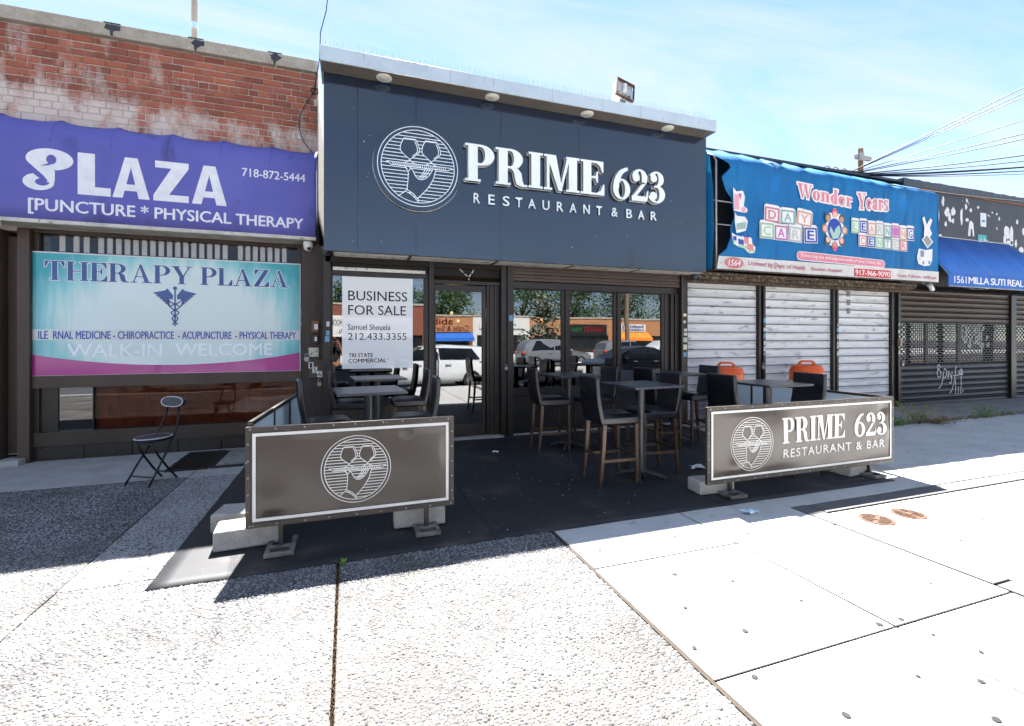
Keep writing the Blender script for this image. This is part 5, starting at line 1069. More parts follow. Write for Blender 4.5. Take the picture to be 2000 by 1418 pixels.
# ------------------------------------------------------------------ bar stools and tables
M_lea = pm('black_leather', '#131316', '#1a1a1e', 5, .29, spec=.6, bump=.25, bscale=120, coords='O', rvar=.06, bdist=.003)
M_legb = pm('brown_metal_leg', '#4b3a2f', '#59463a', 7, .32, metal=.3, coords='O', c3='#857060', s3=60, t3=.72, w3=.03)
M_top = pm('table_top', '#2f3136', '#3b3e44', 5, .3, coords='O', c3='#55585e', s3=11, t3=.62, w3=.15)
M_tpost = pm('table_post', '#4c4c4e', '#3e3e40', 4, .35, metal=.4, coords='O')
def pad(m, pts_fn, nu, nv): pass
def make_chair():
    t = thing('bar_stool', (0,0,0), 'x', 'bar stool', 'black leather bar stools')
    # seat: domed cushion, front at +X
    m = MB(); nx, ny = 10, 10; vs = []
    for j in range(ny+1):
        for i in range(nx+1):
            u, v = i/nx*2-1, j/ny*2-1; e = (1-abs(u)**6)*(1-abs(v)**6)
            vs.append((.0+.215*u, .22*v, .735+.035*e**.5-.008*math.exp(-(u*u+v*v)*3)))
    m.add(vs, [(j*(nx+1)+i,j*(nx+1)+i+1,(j+1)*(nx+1)+i+1,(j+1)*(nx+1)+i) for j in range(ny) for i in range(nx)])
    m.build('cushion', M_lea, t, smooth=True, local=True)
    MB().box(-.218,.218,-.222,.222,.655,.74).build('seat', M_lea, t, bevel=.018, seg=3, local=True)
    # backrest leaning back
    m = MB(); nz = 8; vs = []
    for k in range(nz+1):
        w = k/nz; z = .655+.52*w; xo = -.205-.075*w-.02*math.sin(w*3.1); th = .062-.014*w
        for x, y in ((xo+th/2,-.218),(xo+th/2,.218),(xo-th/2,.218),(xo-th/2,-.218)): vs.append((x,y,z))
    fs = [(3,2,1,0),tuple(range(nz*4,nz*4+4))]
    for k in range(nz):
        for q in range(4): fs.append((k*4+q,k*4+(q+1)%4,k*4+4+(q+1)%4,k*4+4+q))
    m.add(vs, fs); m.build('backrest', M_lea, t, bevel=.016, seg=3, local=True)
    for sy in (-1,1):
        MB().bar((.195,sy*.197,.66),(.205,sy*.2,0),.042,.042,w1=.032,h1=.032).build('leg', M_legb, t, bevel=.004, local=True)
        m = MB(); p = [(-.195,.66),(-.21,.4),(-.245,.0)]
        for a, b in zip(p, p[1:]): m.bar((a[0],sy*.197,a[1]),(b[0],sy*.2,b[1]),.042 if a[1] > .5 else .038,.042,w1=.038 if b[1] > .2 else .03,h1=.04 if b[1] > .2 else .032)
        m.build('leg', M_legb, t, local=True)
        MB().bar((.2,sy*.198,.265),(-.222,sy*.198,.265),.018,.03).build('stretcher', M_legb, t, local=True)
    MB().bar((.199,-.19,.30),(.199,.19,.30),.018,.03).build('stretcher', M_legb, t, local=True)
    MB().bar((-.218,-.19,.30),(-.218,.19,.30),.018,.03).build('stretcher', M_legb, t, local=True)
    return t
ch0 = make_chair()
CH_ = [(2.82,-3.10,-2,'foremost bar stool, its back to the left of the front table'),(3.45,-2.95,176,'bar stool right of the foremost table, facing left'),
       (2.77,-1.54,-5,'bar stool left of the table nearest the glass windows'),(3.43,-1.60,183,'bar stool right of the table nearest the glass windows'),
       (4.27,-2.02,4,'bar stool left of the rearmost right table'),(5.08,-1.80,178,'bar stool standing farthest back, before the first white shutter'),
       (4.43,-3.33,2,'bar stool with only its back showing above the left half of the wide banner barrier'),(5.05,-3.52,178,'bar stool with only its back showing before the right orange drum'),
       (-.18,-2.50,8,'bar stool at the left end behind the logo banner barrier'),(.66,-2.50,176,'bar stool right of the table just behind the logo banner barrier'),
       (.05,-.97,3,'bar stool under the window poster, left of the rear left table'),(.81,-.95,181,'bar stool beside the glass door, right of the rear left table')]
for i, (x, y, a, lb) in enumerate(CH_):
    c = ch0 if i == 0 else copy_tree(ch0); c.location = (x,y,.012); c.rotation_euler = (0,0,rad(a)); c['label'] = lb
def make_table():
    t = thing('bar_table', (0,0,0), 'x', 'table', 'square black bar tables')
    MB().box(-.33,.33,-.34,.34,1.045,1.072).build('table_top', M_top, t, bevel=.004, local=True)
    MB().box(-.12,.12,-.12,.12,1.03,1.045).build('mounting_plate', M_tpost, t, local=True)
    MB().lathe([(.046,.06),(.046,1.032),(.001,1.032)],(0,0,0),16).build('post', M_tpost, t, smooth='auto', local=True)
    MB().lathe([(.062,.05),(.062,.075),(.048,.09)],(0,0,0),16).build('collar', M_tpost, t, smooth='auto', local=True)
    for k in range(4):
        a = rad(45+90*k); m = MB(); pr = [(.0,.07),(.10,.066),(.2,.045),(.27,.018),(.29,.012)]
        for (r0,z0),(r1,z1) in zip(pr,pr[1:]): m.bar((r0*math.cos(a),r0*math.sin(a),z0),(r1*math.cos(a),r1*math.sin(a),z1),.06-.07*r0,.03,w1=.06-.07*r1,h1=.024)
        m.build('foot', M_tpost, t, local=True)
    return t
tb0 = make_table()
for i, (x, y, a, lb) in enumerate([(3.2,-3.12,3,'foremost square bar table between two stools'),(3.08,-1.5,4,'square bar table before the windows right of the door'),(4.76,-1.72,-3,'square bar table nearest the first white shutter'),
      (4.74,-3.45,0,'square bar table hidden behind the wide banner barrier, only its post showing'),(.21,-2.72,5,'square bar table just behind the logo banner barrier'),(.39,-1.14,5,'square bar table under the window poster')]):
    c = tb0 if i == 0 else copy_tree(tb0); c.location = (x,y,.012); c.rotation_euler = (0,0,rad(a)); c['label'] = lb
# ------------------------------------------------------------------ banner barriers
M_ban = pm('banner_dark', '#463e37', '#3d3630', 1.4, .22, spec=.5, coat=.12, bump=.06, bscale=3, c3='#5d554e', s3=30, t3=.72, w3=.04)
M_bfr = pm('barrier_frame', '#3c3733', '#4a443f', 4, .4, metal=.4, c3='#bdb8b0', s3=45, t3=.72, w3=.03)
M_bw = pm('banner_white', '#d9d7d2', '#cbc8c2', 5, .5)
M_worn = pm('worn_paint_steel', '#5d5852', '#8a857d', 7, .45, lo=.4, hi=.6, metal=.4)
M_blk = pm('concrete_block', '#a7a39b', '#8e8a83', 9, .95, bump=.7, bscale=70, c3='#bdb8b0', s3=140, t3=.55, w3=.1, bdist=.006)
DISP = {}
def barrier(name, x0, x1, y, z0, z1, label, dents, post_x, zt=0.0):
    t = thing(name, ((x0+x1)/2,y,0), label, 'barrier')
    f = .035
    part('frame', M_bfr, t, (x0,x1,y-.012,y+.022,z1-f,z1),(x0,x1,y-.012,y+.022,z0,z0+f),(x0,x0+f,y-.012,y+.022,z0+f,z1-f),(x1-f,x1,y-.012,y+.022,z0+f,z1-f), bevel=.003)
    def dsp(x, z):
        d = .004*math.sin((x-x0)*4.1+z*3)*math.sin(z*5+x)
        for dx_, dz_, a, r in dents: d += .9*a*math.exp(-((x-dx_)**2+((z-dz_)*1.1)**2)/(r*r))
        return d*max(0,min(1,(x-x0-.02)/.1,(x1-x-.02)/.1))*max(0,min(1,(z-z0-.02)/.1,(z1-z-.02)/.1))
    DISP[t.name] = (dsp, y)
    nx, nz = 90, 40; vs = []
    for j in range(nz+1):
        for i in range(nx+1):
            x = x0+f*.6+(x1-x0-f*1.2)*i/nx; z = z0+f*.6+(z1-z0-f*1.2)*j/nz
            vs.append((x, y-.006+dsp(x,z), z))
    MB().add(vs, [(j*(nx+1)+i,j*(nx+1)+i+1,(j+1)*(nx+1)+i+1,(j+1)*(nx+1)+i) for j in range(nz) for i in range(nx)]).build('panel', M_ban, t, smooth=True)
    MB().box(x0+f*.6,x1-f*.6,y+.010,y+.02,z0+f*.6,z1-f*.6).build('backing', M_bw, t)
    b0, b1, w = f+.012, f+.012, .022
    part('border_stripe', M_bw, t, (x0+b0,x1-b0,y-.0155,y-.0125,z1-b1-w,z1-b1),(x0+b0,x1-b0,y-.0155,y-.0125,z0+b1,z0+b1+w),(x0+b0,x0+b0+w,y-.0155,y-.0125,z0+b1+w,z1-b1-w),(x1-b0-w,x1-b0,y-.0155,y-.0125,z0+b1+w,z1-b1-w), bevel=0)
    m = MB(); n = int((x1-x0)/.19)
    for k in range(n+1):
        x = x0+.03+(x1-x0-.06)*k/n
        for z in (z0+f/2, z1-f/2): m.sphere((x+RD.uniform(-.03,.03),y-.013,z),.008,8,5,(1,.5,1))
    for k in range(1,6):
        for x in (x0+f/2,x1-f/2): m.sphere((x,y-.013,z0+(z1-z0)*k/6),.008,8,5,(1,.5,1))
    tag(m.build('rivets', M_steel, t, smooth=True), kind='stuff')
    for px in post_x:
        p = part('post', M_bfr, t, (px-.018,px+.018,y+.024,y+.06,.05,z0+.25))
        ft = MB().box(px-.10,px+.10,y-.09,y-.055,.013,.045).box(px-.10,px-.065,y-.055,y+.22,.013,.045).box(px+.065,px+.10,y-.055,y+.22,.013,.045).box(px-.065,px+.065,y+.02,y+.06,.013,.05)
        ft.build('foot', M_worn, t, bevel=.003)
    return t
# left: logo barrier
bl = barrier('banner_barrier', -.70, .842, -3.87, .215, .955, 'dark banner barrier with a white round wine-glass logo, left of the entrance', [(-.55,.38,-.020,.14),(.45,.86,.010,.05),(-.1,.75,.014,.3),(.6,.55,-.014,.25),(.3,.3,.01,.2)], (-.47,.62))
logo_mesh(.07,.585,.285,-3.887,.0058).build('line_art', M_bw, bl)
# right: name barrier
br = barrier('banner_barrier', 3.35, 6.07, -4.0, .155, .925, 'wide dark banner barrier reading PRIME 623 RESTAURANT & BAR', [(3.7,.28,-.022,.12),(4.55,.7,.012,.06),(5.9,.8,.012,.08),(4.2,.5,-.014,.3),(5.2,.6,.014,.3),(5.95,.5,-.012,.12),(4.9,.3,.01,.2)], (3.68,5.73))
logo_mesh(3.915,.525,.30,-4.017,.006).build('line_art', M_bw, br)
def flat_serif(s, x0, x1, z0, z1, par, y, **k):
    m = MB(); i = 0
    for ch, polys in serif_line(s,x0,x1,z0,z1,**k):
        for p in polys: m.flat(p,y-.00012*(i%7)); i += 1
    m.build('lettering', M_bw, par)
flat_serif('PRIME',4.325,5.275,.495,.765,br,-4.0165,T=.235,t=.062,sf=.075,gap=.035); flat_serif('623',5.42,5.935,.49,.755,br,-4.0165,T=.21,t=.055,gap=.06)
lettering('lettering','RESTAURANT & BAR',4.34,5.90,.345,.435,-4.0165,M_bw,br,bold=.03,space=1.18)
def conform(t):
    fn, y = DISP[t.name]; L0 = WORLD[t.name]
    for o in t.children:
        if o.name.split('.')[0] in ('line_art','lettering'):
            for v in o.data.vertices: v.co.y = v.co.y - .0 + fn(v.co.x+L0.x, v.co.z+L0.z) + .0065
conform(bl); conform(br)
# side barriers with pale inner faces
def side(name, p0, p1, z0, z1, label):
    t = thing(name, ((p0[0]+p1[0])/2,(p0[1]+p1[1])/2,0), label, 'barrier'); a, b = Vector((*p0,0)), Vector((*p1,0)); U = Vector((0,0,1))
    M_in = pm('pale_panel','#dfe6ea','#d3dce1',2,.35); translucent(M_in, .35, '#dfe6ea') if not M_in.get('thin') else None; M_in['thin'] = 1
    MB().bar(a+U*(z0+z1)/2,b+U*(z0+z1)/2,.012,z1-z0).build('panel', M_in, t)
    m = MB(); m.bar(a+U*z1,b+U*z1,.03,.03).bar(a+U*z0,b+U*z0,.03,.03)
    for q in (0,.35,.68,1): p = a.lerp(b,q); m.bar(p+U*(z0-.0),p+U*z1,.032,.032)
    m.build('frame', M_bfr, t)
    for q in (.15,.85):
        p = a.lerp(b,q); MB().bar(p+U*.03,p+U*z0,.03,.03).build('post', M_bfr, t); MB().bar(p+Vector((-.16,0,.025)),p+Vector((.16,0,.025)),.04,.03).build('foot', M_worn, t)
side('side_barrier',(-.68,-3.80),(-.52,-1.7),.2,.97,'pale side barrier running back from the logo banner barrier')
side('side_barrier',(6.10,-3.93),(6.14,-.95),.15,.90,'pale side barrier running back from the wide banner barrier to the shutters')
blk = [(-.95,-.49,-3.72,-3.46,0.013,.165,4,'pale concrete block nearest the camera at the left end of the logo barrier'),(-1.04,-.68,-3.34,-3.06,.013,.16,-8,'pale concrete block second from the camera at the left end of the logo barrier'),
       (.37,.80,-3.74,-3.57,.013,.16,-3,'concrete block behind the right post of the logo banner barrier'),(3.385,3.80,-3.90,-3.68,.013,.15,-4,'rounded concrete block under the left end of the wide banner barrier'),(5.43,5.72,-3.93,-3.62,.013,.16,6,'concrete block under the right end of the wide banner barrier')]
for x0, x1, y0, y1, z0, z1, a, lb in blk:
    t = tag(MB().box(-(x1-x0)/2,(x1-x0)/2,-(y1-y0)/2,(y1-y0)/2,0,z1-z0).build('concrete_block', M_blk, None, bevel=.016, seg=3), lb, 'block', 'concrete ballast blocks')
    t.location = ((x0+x1)/2,(y0+y1)/2,z0); t.rotation_euler = (0,0,rad(a))
# ------------------------------------------------------------------ folding chair
fc = thing('folding_chair', (-2.05,-1.44,0), 'small black folding chair with white piping on the pavement by the left shop', 'chair')
M_vin = pm('navy_vinyl','#15181f','#1b1f28',6,.35,coords='O'); M_tub = pm('black_tube','#101216','#171a1f',6,.3,metal=.3,coords='O'); M_pip = pm('white_piping','#c6c9cc',None,6,.5)
def fold():
    # local frame: facing +X, seat centre at origin
    def bld(m, n, mat, **k): return m.build(n, mat, fc, local=True, **k)
    seat = MB(); N_ = 28; pr = [(.0,.465),(.17,.465),(.185,.475),(.188,.492),(.178,.507),(.12,.514),(.001,.516)]
    prof_ = [(max(r,.001),z) for r, z in pr]; seat.lathe(prof_,(0,0,0),N_,Matrix.Diagonal((1.02,.86,1))); bld(seat,'seat',M_vin,smooth='auto')
    bld(MB().tube([(.181*1.02*math.cos(k*.2244),.181*.86*math.sin(k*.2244),.503) for k in range(29)],.0055,5),'seat_piping',M_pip,smooth=True)
    # backrest
    def oval(w, h, n=28): return [(w*math.copysign(abs(math.cos(6.283*k/n))**.8,math.cos(6.283*k/n)), h*math.copysign(abs(math.sin(6.283*k/n))**.9,math.sin(6.283*k/n))) for k in range(n)]
    R_ = Matrix.Translation((-.245,0,.865)) @ Matrix.Rotation(rad(-8),4,'Y') @ Matrix.Rotation(rad(90),4,'Z')
    b = MB().prism(oval(.155,.062),-.022,.022).xf(R_); bld(b,'backrest',M_vin,bevel=.008)
    ov = oval(.15,.058); bld(MB().tube([(x,-.023,z) for x, z in ov+ov[:1]],.0055,5).xf(R_),'back_piping',M_pip,smooth=True)
    for sy in (-1,1):
        bld(MB().tube([(-.245,sy*.075,.83),(-.215,sy*.10,.66),(-.15,sy*.125,.52),(-.05,sy*.14,.36),(.08,sy*.155,.17),(.19,sy*.16,.0)],.0115,8),'leg',M_tub,smooth=True)
        bld(MB().tube([(.12,sy*.105,.465),(.03,sy*.105,.30),(-.08,sy*.11,.14),(-.19,sy*.11,.0)],.0115,8),'leg',M_tub,smooth=True)
    bld(MB().tube([(.13,-.15,.09),(.13,.15,.09)],.008,6),'crossbar',M_tub); bld(MB().tube([(-.13,-.105,.08),(-.13,.105,.08)],.008,6),'crossbar',M_tub)
fold(); fc.rotation_euler = (0,0,rad(-122))
# ------------------------------------------------------------------ traffic drums
M_or = pm('orange_plastic','#df5a14','#d05010',5,.45,c3='#8a3415',s3=16,t3=.68,w3=.06); M_ow = pm('drum_white','#d6d4d0','#c3c0ba',5,.4); M_ot = pm('orange_sheeting','#e06a10','#d9620e',6,.35)
def drum(x, y, lb, rz):
    t = thing('traffic_drum', (x,y,0.012), lb, 'drum', 'orange traffic drums', rz); t.scale = (1.0,1.0,1.09)
    bands = [(.34,.335,.08,.22,M_or),(.335,.33,.22,.38,M_ow),(.325,.32,.38,.54,M_ot),(.315,.31,.54,.70,M_ow),(.305,.30,.70,.86,M_ot),(.30,.285,.86,.93,M_or)]
    for r0, r1, z0, z1, mt_ in bands: MB().lathe([(r0+.012,z0),(r0+.012,z0+.012),(r0,z0+.02),(r1,z1-.004),(r1+.006,z1)],(0,0,0),28).build('band', mt_, t, smooth='auto', local=True)
    MB().lathe([(.285,.93),(.27,.965),(.15,.985),(.001,.99)],(0,0,0),28).build('lid', M_or, t, smooth='auto', local=True)
    MB().lathe([(.40,.0),(.40,.05),(.36,.08)],(0,0,0),24).build('base', M_dark, t, smooth='auto', local=True)
    pts = [(-.16,.975),(-.115,1.03),(-.09,1.045),(.09,1.045),(.115,1.03),(.16,.975)]
    m = MB()
    for a, b in zip(pts, pts[1:]): m.bar((a[0],0,a[1]),(b[0],0,b[1]),.06,.036)
    m.build('handle', M_or, t, bevel=.006, local=True)
drum(8.72,-.78,'larger looking orange traffic drum behind the rightmost bar stool',rad(-30)); drum(6.74,-.72,'orange traffic drum before the first white shutter, left of the other drum',rad(-30))
# ------------------------------------------------------------------ the other side of the street (behind the camera, mirrored in the glass)
far = MB().box(-80,90,-70,-27.0,-.16,-.01).build('far_pavement', M_conc); tag(far, kind='structure')
rm = MB()
for k in range(-14,16): rm.box(k*6,k*6+3,-17.62,-17.5,-.168,-.164)
rm.box(-90,90,-17.9,-17.78,-.168,-.164); tag(rm.build('road_markings', pm('road_yellow','#c9a53a',None,6,.8)), kind='structure')
M_bk2 = pm('tan_brick','#a9764e','#8f6140',14,.9,bump=.5,bscale=40,stretch=(1,1,3),c3='#c09a76',s3=30,t3=.58,w3=.1,st3=(1,1,3)); M_bk3 = pm('far_red_brick','#7d4a36','#6a3c2c',14,.9,bump=.5,bscale=40,stretch=(1,1,3))
M_fdark = pm('far_window','#1b1d20',None,4,.15)
FYB = -44.0
def ftext(s, x0, x1, z0, z1, y, mat, par, bold=.03):
    o = lettering('lettering', s, x0, x1, z0, z1, 0, mat, par, bold=bold)      # faces +Y: turned about its own centre
    off = WORLD[par.name]; me_ = o.data
    for v in me_.vertices: wx = v.co.x+off.x; v.co.x = (x0+x1)-wx-off.x; v.co.y = y-off.y
    me_.flip_normals(); return o
def shop(x0, x1, h, mat, label, sign=None, awn=None, signmat=None, txtmat=None, bold=.03):
    t = thing('far_shop', ((x0+x1)/2,FYB,0), label, 'building')
    part('wall', mat, t, (x0,x1,FYB-8,FYB,2.0,h),(x0,x0+.5,FYB-8,FYB,0,2.0),(x1-.5,x1,FYB-8,FYB,0,2.0),(x0,x1,FYB-8,FYB-.6,0,2.0), bevel=0)
    part('coping', M_cop, t, (x0-.05,x1+.05,FYB-8,FYB+.08,h,h+.18), bevel=0)
    n = max(2,int((x1-x0)/1.8))
    for k in range(n):
        a = x0+.5+(x1-x0-1)*k/n; b = x0+.5+(x1-x0-1)*(k+1)/n
        f = part('window', M_black, t, (a,a+.06,FYB-.2,FYB-.1,.0,2.0),(b-.06,b,FYB-.2,FYB-.1,.0,2.0),(a+.06,b-.06,FYB-.2,FYB-.1,0,.4),(a+.06,b-.06,FYB-.2,FYB-.1,1.9,2.0), bevel=0)
        MB().box(a+.06,b-.06,FYB-.17,FYB-.15,.4,1.9).build('pane', M_fdark, f)
    if sign: 
        s = part('sign_board', signmat, t, (sign[1],sign[2],FYB,FYB+.12,sign[3],sign[4]), bevel=0); w = sign[2]-sign[1]; hh_ = sign[4]-sign[3]
        for txt, u0, u1, v0, v1, m_ in sign[0]: ftext(txt, sign[1]+w*u0, sign[1]+w*u1, sign[3]+hh_*v0, sign[3]+hh_*v1, FYB+.125, m_, s, bold)
    if awn:
        a, b, z0, z1, m_ = awn
        MB().add([(a,FYB,z1),(b,FYB,z1),(b,FYB+1.1,z0+.35),(a,FYB+1.1,z0+.35),(a,FYB+1.1,z0),(b,FYB+1.1,z0),(a,FYB,z0+.1),(b,FYB,z0+.1)],[(0,1,2,3),(3,2,5,4),(0,3,4,6),(1,7,5,2)]).build('awning', m_, t)
    return t
g_ = pm('sign_green','#2fa046',None,4,.5); r_ = pm('sign_red','#c42a2a',None,4,.5); w2 = pm('sign_board_white','#c9c7c2','#b9b6b0',5,.6); k2 = pm('sign_board_black','#161518',None,4,.4); b2 = pm('sign_blue','#1f5fb0',None,4,.6); pk = pm('sign_magenta','#c4408c',None,4,.5); or2 = pm('awning_orange','#d9731c','#e58a2a',3,.6)
shop(-20,-5.5,5.0,M_bk3,'far red brick shop row across the street at the left')
shop(-5.5,8.2,5.1,M_bk3,'far brick shop across the street with long white sign boards',sign=([('NEIGHBORHOOD',.02,.36,.5,.8,pm('sign_grey','#5a5a66',None,4,.5)),('MEDICAL',.1,.3,.15,.35,pm('sign_violet','#5c3d7c',None,4,.5)),('AVAILABLE',.5,.85,.3,.6,r_)],-1.7,6.6,1.75,3.9),signmat=w2)
shop(8.2,13.2,4.05,M_bk2,'far tan brick restaurant across the street with a blue awning',sign=([('abib',.05,.55,.5,.95,r_),('Crabs & Sons',.05,.95,.05,.42,r_)],8.5,12.9,2.35,3.9),signmat=M_bk2,awn=(7.9,13.1,1.35,2.25,b2))
shop(13.2,20.0,4.1,w2,'far pale rendered shop across the street beside the tan brick row',sign=([('MARTIN',.2,.8,.3,.75,g_)],14,19.4,2.7,3.4),signmat=w2)
shop(20.0,31,4.05,M_bk2,'far tan brick shop across the street with a black Mini Market sign',sign=([('Mini',.05,.32,.35,.75,g_),('MARKET',.38,.9,.35,.75,r_)],25.2,30.2,1.98,3.3),signmat=k2,bold=.05)
shop(31,45,4.0,M_bk2,'far tan brick shop across the street with an orange awning',sign=([('31',.03,.2,.1,.9,pk),('baskin',.25,.9,.52,.9,b2),('robbins',.25,.9,.1,.45,b2)],32,36,2.5,3.5),signmat=w2,awn=(31.1,36.4,1.35,2.45,or2),bold=.05)
shop(45,70,5.2,M_bk3,'far red brick shop row across the street at the right')
# parked and passing cars
def car(x, y, rz, paint, label, kind='suv', L=4.6, H=1.66):
    t = thing('parked_car', (x,y,-.165), label, 'car', 'cars along the street', rz)
    W = .92; h = H
    if kind == 'suv': prof = [(-L/2,.42,.95,.95),(-L/2+.1,.36,1.0,1.0),(-L/2+.25,.32,1.02,1.45),(-L/2+.6,.3,1.02,h-.06),(-.6,.28,1.0,h),(.15,.28,.98,h-.05),(.55,.28,.97,h-.28),(1.05,.28,.96,1.02),(1.6,.29,.92,.95),(L/2-.25,.32,.82,.84),(L/2-.04,.38,.7,.72),(L/2,.42,.62,.62)]
    else: prof = [(-L/2,.42,.82,.82),(-L/2+.1,.34,.9,.9),(-L/2+.6,.3,.94,.98),(-1.35,.28,.92,1.15),(-.7,.28,.9,h-.05),(-.1,.28,.9,h),(.35,.28,.9,h-.08),(.75,.28,.9,1.15),(1.15,.28,.9,.95),(1.7,.3,.84,.86),(L/2-.2,.34,.72,.74),(L/2,.42,.6,.6)]
    n = len(prof); vs = []
    for i, (px, zb, zt_, zr) in enumerate(prof):
        k = 1-.35*(abs(px)/(L/2))**8; w = W*k; wr = w*(1-.2*max(0,min(1,(zr-zt_)/.6)))
        ring = [(w*.92,zb),(w,zb+.12),(w*1.0,(zb+zt_)/2),(w*.97,zt_),(wr,zr-.02*(zr>zt_+.05)),(wr*.7,zr+.01)]
        vs += [(px,a,b) for a, b in ring]+[(px,-a,b) for a, b in ring[::-1]]
    m_ = 12; fs = [(i*m_+k,(i+1)*m_+k,(i+1)*m_+(k+1)%m_,i*m_+(k+1)%m_) for i in range(n-1) for k in range(m_)]+[tuple(range(m_)),tuple(range((n-1)*m_,n*m_))[::-1]]
    MB().add(vs,fs).build('body', paint, t, smooth='auto', local=True)
    gm_ = MATS.get('car_glass') or pm('car_glass','#14181c',None,4,.05,spec=.8)
    for sgn in (-1,1):
        m2 = MB(); m3 = MB()
        pts = ([(-L/2+.55,1.06),(.95,1.04),(.42,h-.16),(-.1,h-.1),(-L/2+.85,h-.13)] if kind == 'suv' else [(-1.3,.98),(.95,.97),(.42,h-.14),(-.1,h-.07),(-.66,h-.12)])
        yb = lambda z: sgn*(W*.972-(z-.98)*.26+.012)
        m2.add([(a,yb(b),b) for a, b in pts],[tuple(range(5)) if sgn < 0 else tuple(range(5))[::-1]]); m2.build('side_window', gm_, t, local=True)
        m3.bar((-.35,yb(1.0)+sgn*.006,1.0),(-.3,yb(h-.13)+sgn*.006,h-.13),.06,.01,up=(0,1,0)); m3.build('pillar', paint, t, local=True)
        MB().box(L/2-.42,L/2-.16,sgn*.62-.14,sgn*.62+.14,.70,.80).build('headlight', M_ow, t, bevel=.03, local=True)
        MB().box(-L/2-.01,-L/2+.2,sgn*.72-.12,sgn*.72+.12,.85,1.0).build('tail_light', r_, t, bevel=.03, local=True)
        MB().box(.72,.9,sgn*1.0-.09,sgn*1.0+.09,.98,1.1).build('mirror', paint, t, bevel=.03, local=True)
        MB().box(-.75,-.55,sgn*.925-.015,sgn*.925+.015,.86,.885).box(.25,.45,sgn*.925-.015,sgn*.925+.015,.86,.885).build('door_handle', M_steel, t, local=True)
    m2 = MB(); i = 6 if kind == 'suv' else 7
    a, b = prof[i-1 if kind == 'suv' else 6], prof[i+1 if kind == 'suv' else 8]
    ya, yb2 = W*.70, W*.86
    m2.add([(a[0]+.06,-ya,a[3]-.02),(a[0]+.06,ya,a[3]-.02),(b[0]+.03,yb2,b[3]+.05),(b[0]+.03,-yb2,b[3]+.05)],[(0,3,2,1)]); m2.build('windscreen', gm_, t, local=True)
    for wx in (-L/2+.85,L/2-.9):
        for sgn in (-1,1):
            wz = .335; M_ = Matrix.Translation((wx,sgn*.83,wz)) @ Matrix.Rotation(rad(90),4,'X')
            w_ = MB().lathe([(.20,-.10),(.31,-.11),(.335,-.08),(.335,.08),(.31,.11),(.20,.10)],(0,0,0),22).xf(M_).build('wheel', M_dark, t, smooth='auto', local=True)
            MB().lathe([(.215,-.105),(.20,-.112),(.05,-.10),(.001,-.10)] if sgn > 0 else [(.001,.10),(.05,.10),(.20,.112),(.215,.105)],(0,0,0),14).xf(M_).build('rim', M_steel, w_, smooth='auto', local=True)
    return t
pw2 = pm('car_white','#c9cbcb','#d2d4d4',1,.25,coat=.8); psl = pm('car_silver','#8d9092','#999c9e',1,.3,metal=.5,coat=.8); pbk = pm('car_black','#0f1216','#14181d',1,.2,coat=1); pbl = pm('car_blue','#1a2a44','#1f3250',1,.25,coat=.9)
car(2.65,-9.95,rad(180),pw2,'white car parked at the kerb, mirrored in the door','suv',4.7,1.56)
car(-4.6,-9.95,rad(180),pw2,'white car parked at the kerb before the left shop','sedan',4.6,1.45)
car(11.2,-9.95,rad(180),pbk,'black car parked at the kerb, mirrored in the right windows','sedan',4.7,1.46)
car(18.2,-9.95,rad(180),pbl,'dark blue car parked at the kerb to the right','suv',4.6,1.66)
car(12.7,-21,rad(0),psl,'silver people carrier across the street','suv',4.9,1.75); car(18.4,-21.2,rad(0),psl,'silver car across the street beside the black sign','suv',4.6,1.66)
car(25,-25.6,rad(0),pw2,'white car parked across the street by the orange awning','sedan'); car(-3,-25.6,rad(0),pbl,'dark blue car parked across the street at the left','sedan'); car(3.4,-25.6,rad(0),pbk,'black car parked across the street behind the silver ones','suv')
# trees behind the far shops
def leafy(name, x, y, h, r, label, n=2600, seed=1, trunk=.35, mat=None, base=0, lz=.45):
    rr = random.Random(seed); t = thing(name, (x,y,0), label, 'tree', 'trees across the street'); M_b = pm('bark','#5a4a3c','#453829',8,.9,stretch=(3,3,.4))
    m = MB(); m.tube([(x,y,-.1),(x+.1,y,h*.25),(x-.05,y,h*.5)],[trunk,trunk*.8,trunk*.5],8); cl_ = []
    for k in range(11):
        a = rr.uniform(0,6.28); q = rr.uniform(.2,1); e = (x+math.cos(a)*r*q*.8,y+math.sin(a)*r*q*.8,h*(1-lz)+h*lz*rr.uniform(-.3,1)*.8); cl_.append((e,r*rr.uniform(.35,.55))); m.tube([(x,y,h*.35),((x+e[0])/2,(y+e[1])/2,(h*.4+e[2])/2),e],[trunk*.4,trunk*.22,.03],5)
    m.build('trunk', M_b, t, smooth=True)
    L_ = MB()
    for k in range(n):
        c, q = cl_[k % len(cl_)]; d = Vector((rr.gauss(0,1),rr.gauss(0,1),rr.gauss(0,.8))).normalized()*q*rr.uniform(.45,1.12); p = Vector(c)+d; s_ = rr.uniform(.1,.24)
        u = Vector((rr.gauss(0,1),rr.gauss(0,1),rr.gauss(0,.7))).normalized(); v = u.cross(Vector((rr.gauss(0,1),rr.gauss(0,1),rr.gauss(0,1)))).normalized()
        L_.add([p-u*s_,p+v*s_*.5,p+u*s_,p-v*s_*.5],[(0,1,2,3)])
    L_.build('crown', mat or M_leaf, t)
M_leaf = pm('foliage','#2c4019','#405a26',1.5,.7,spec=.3)
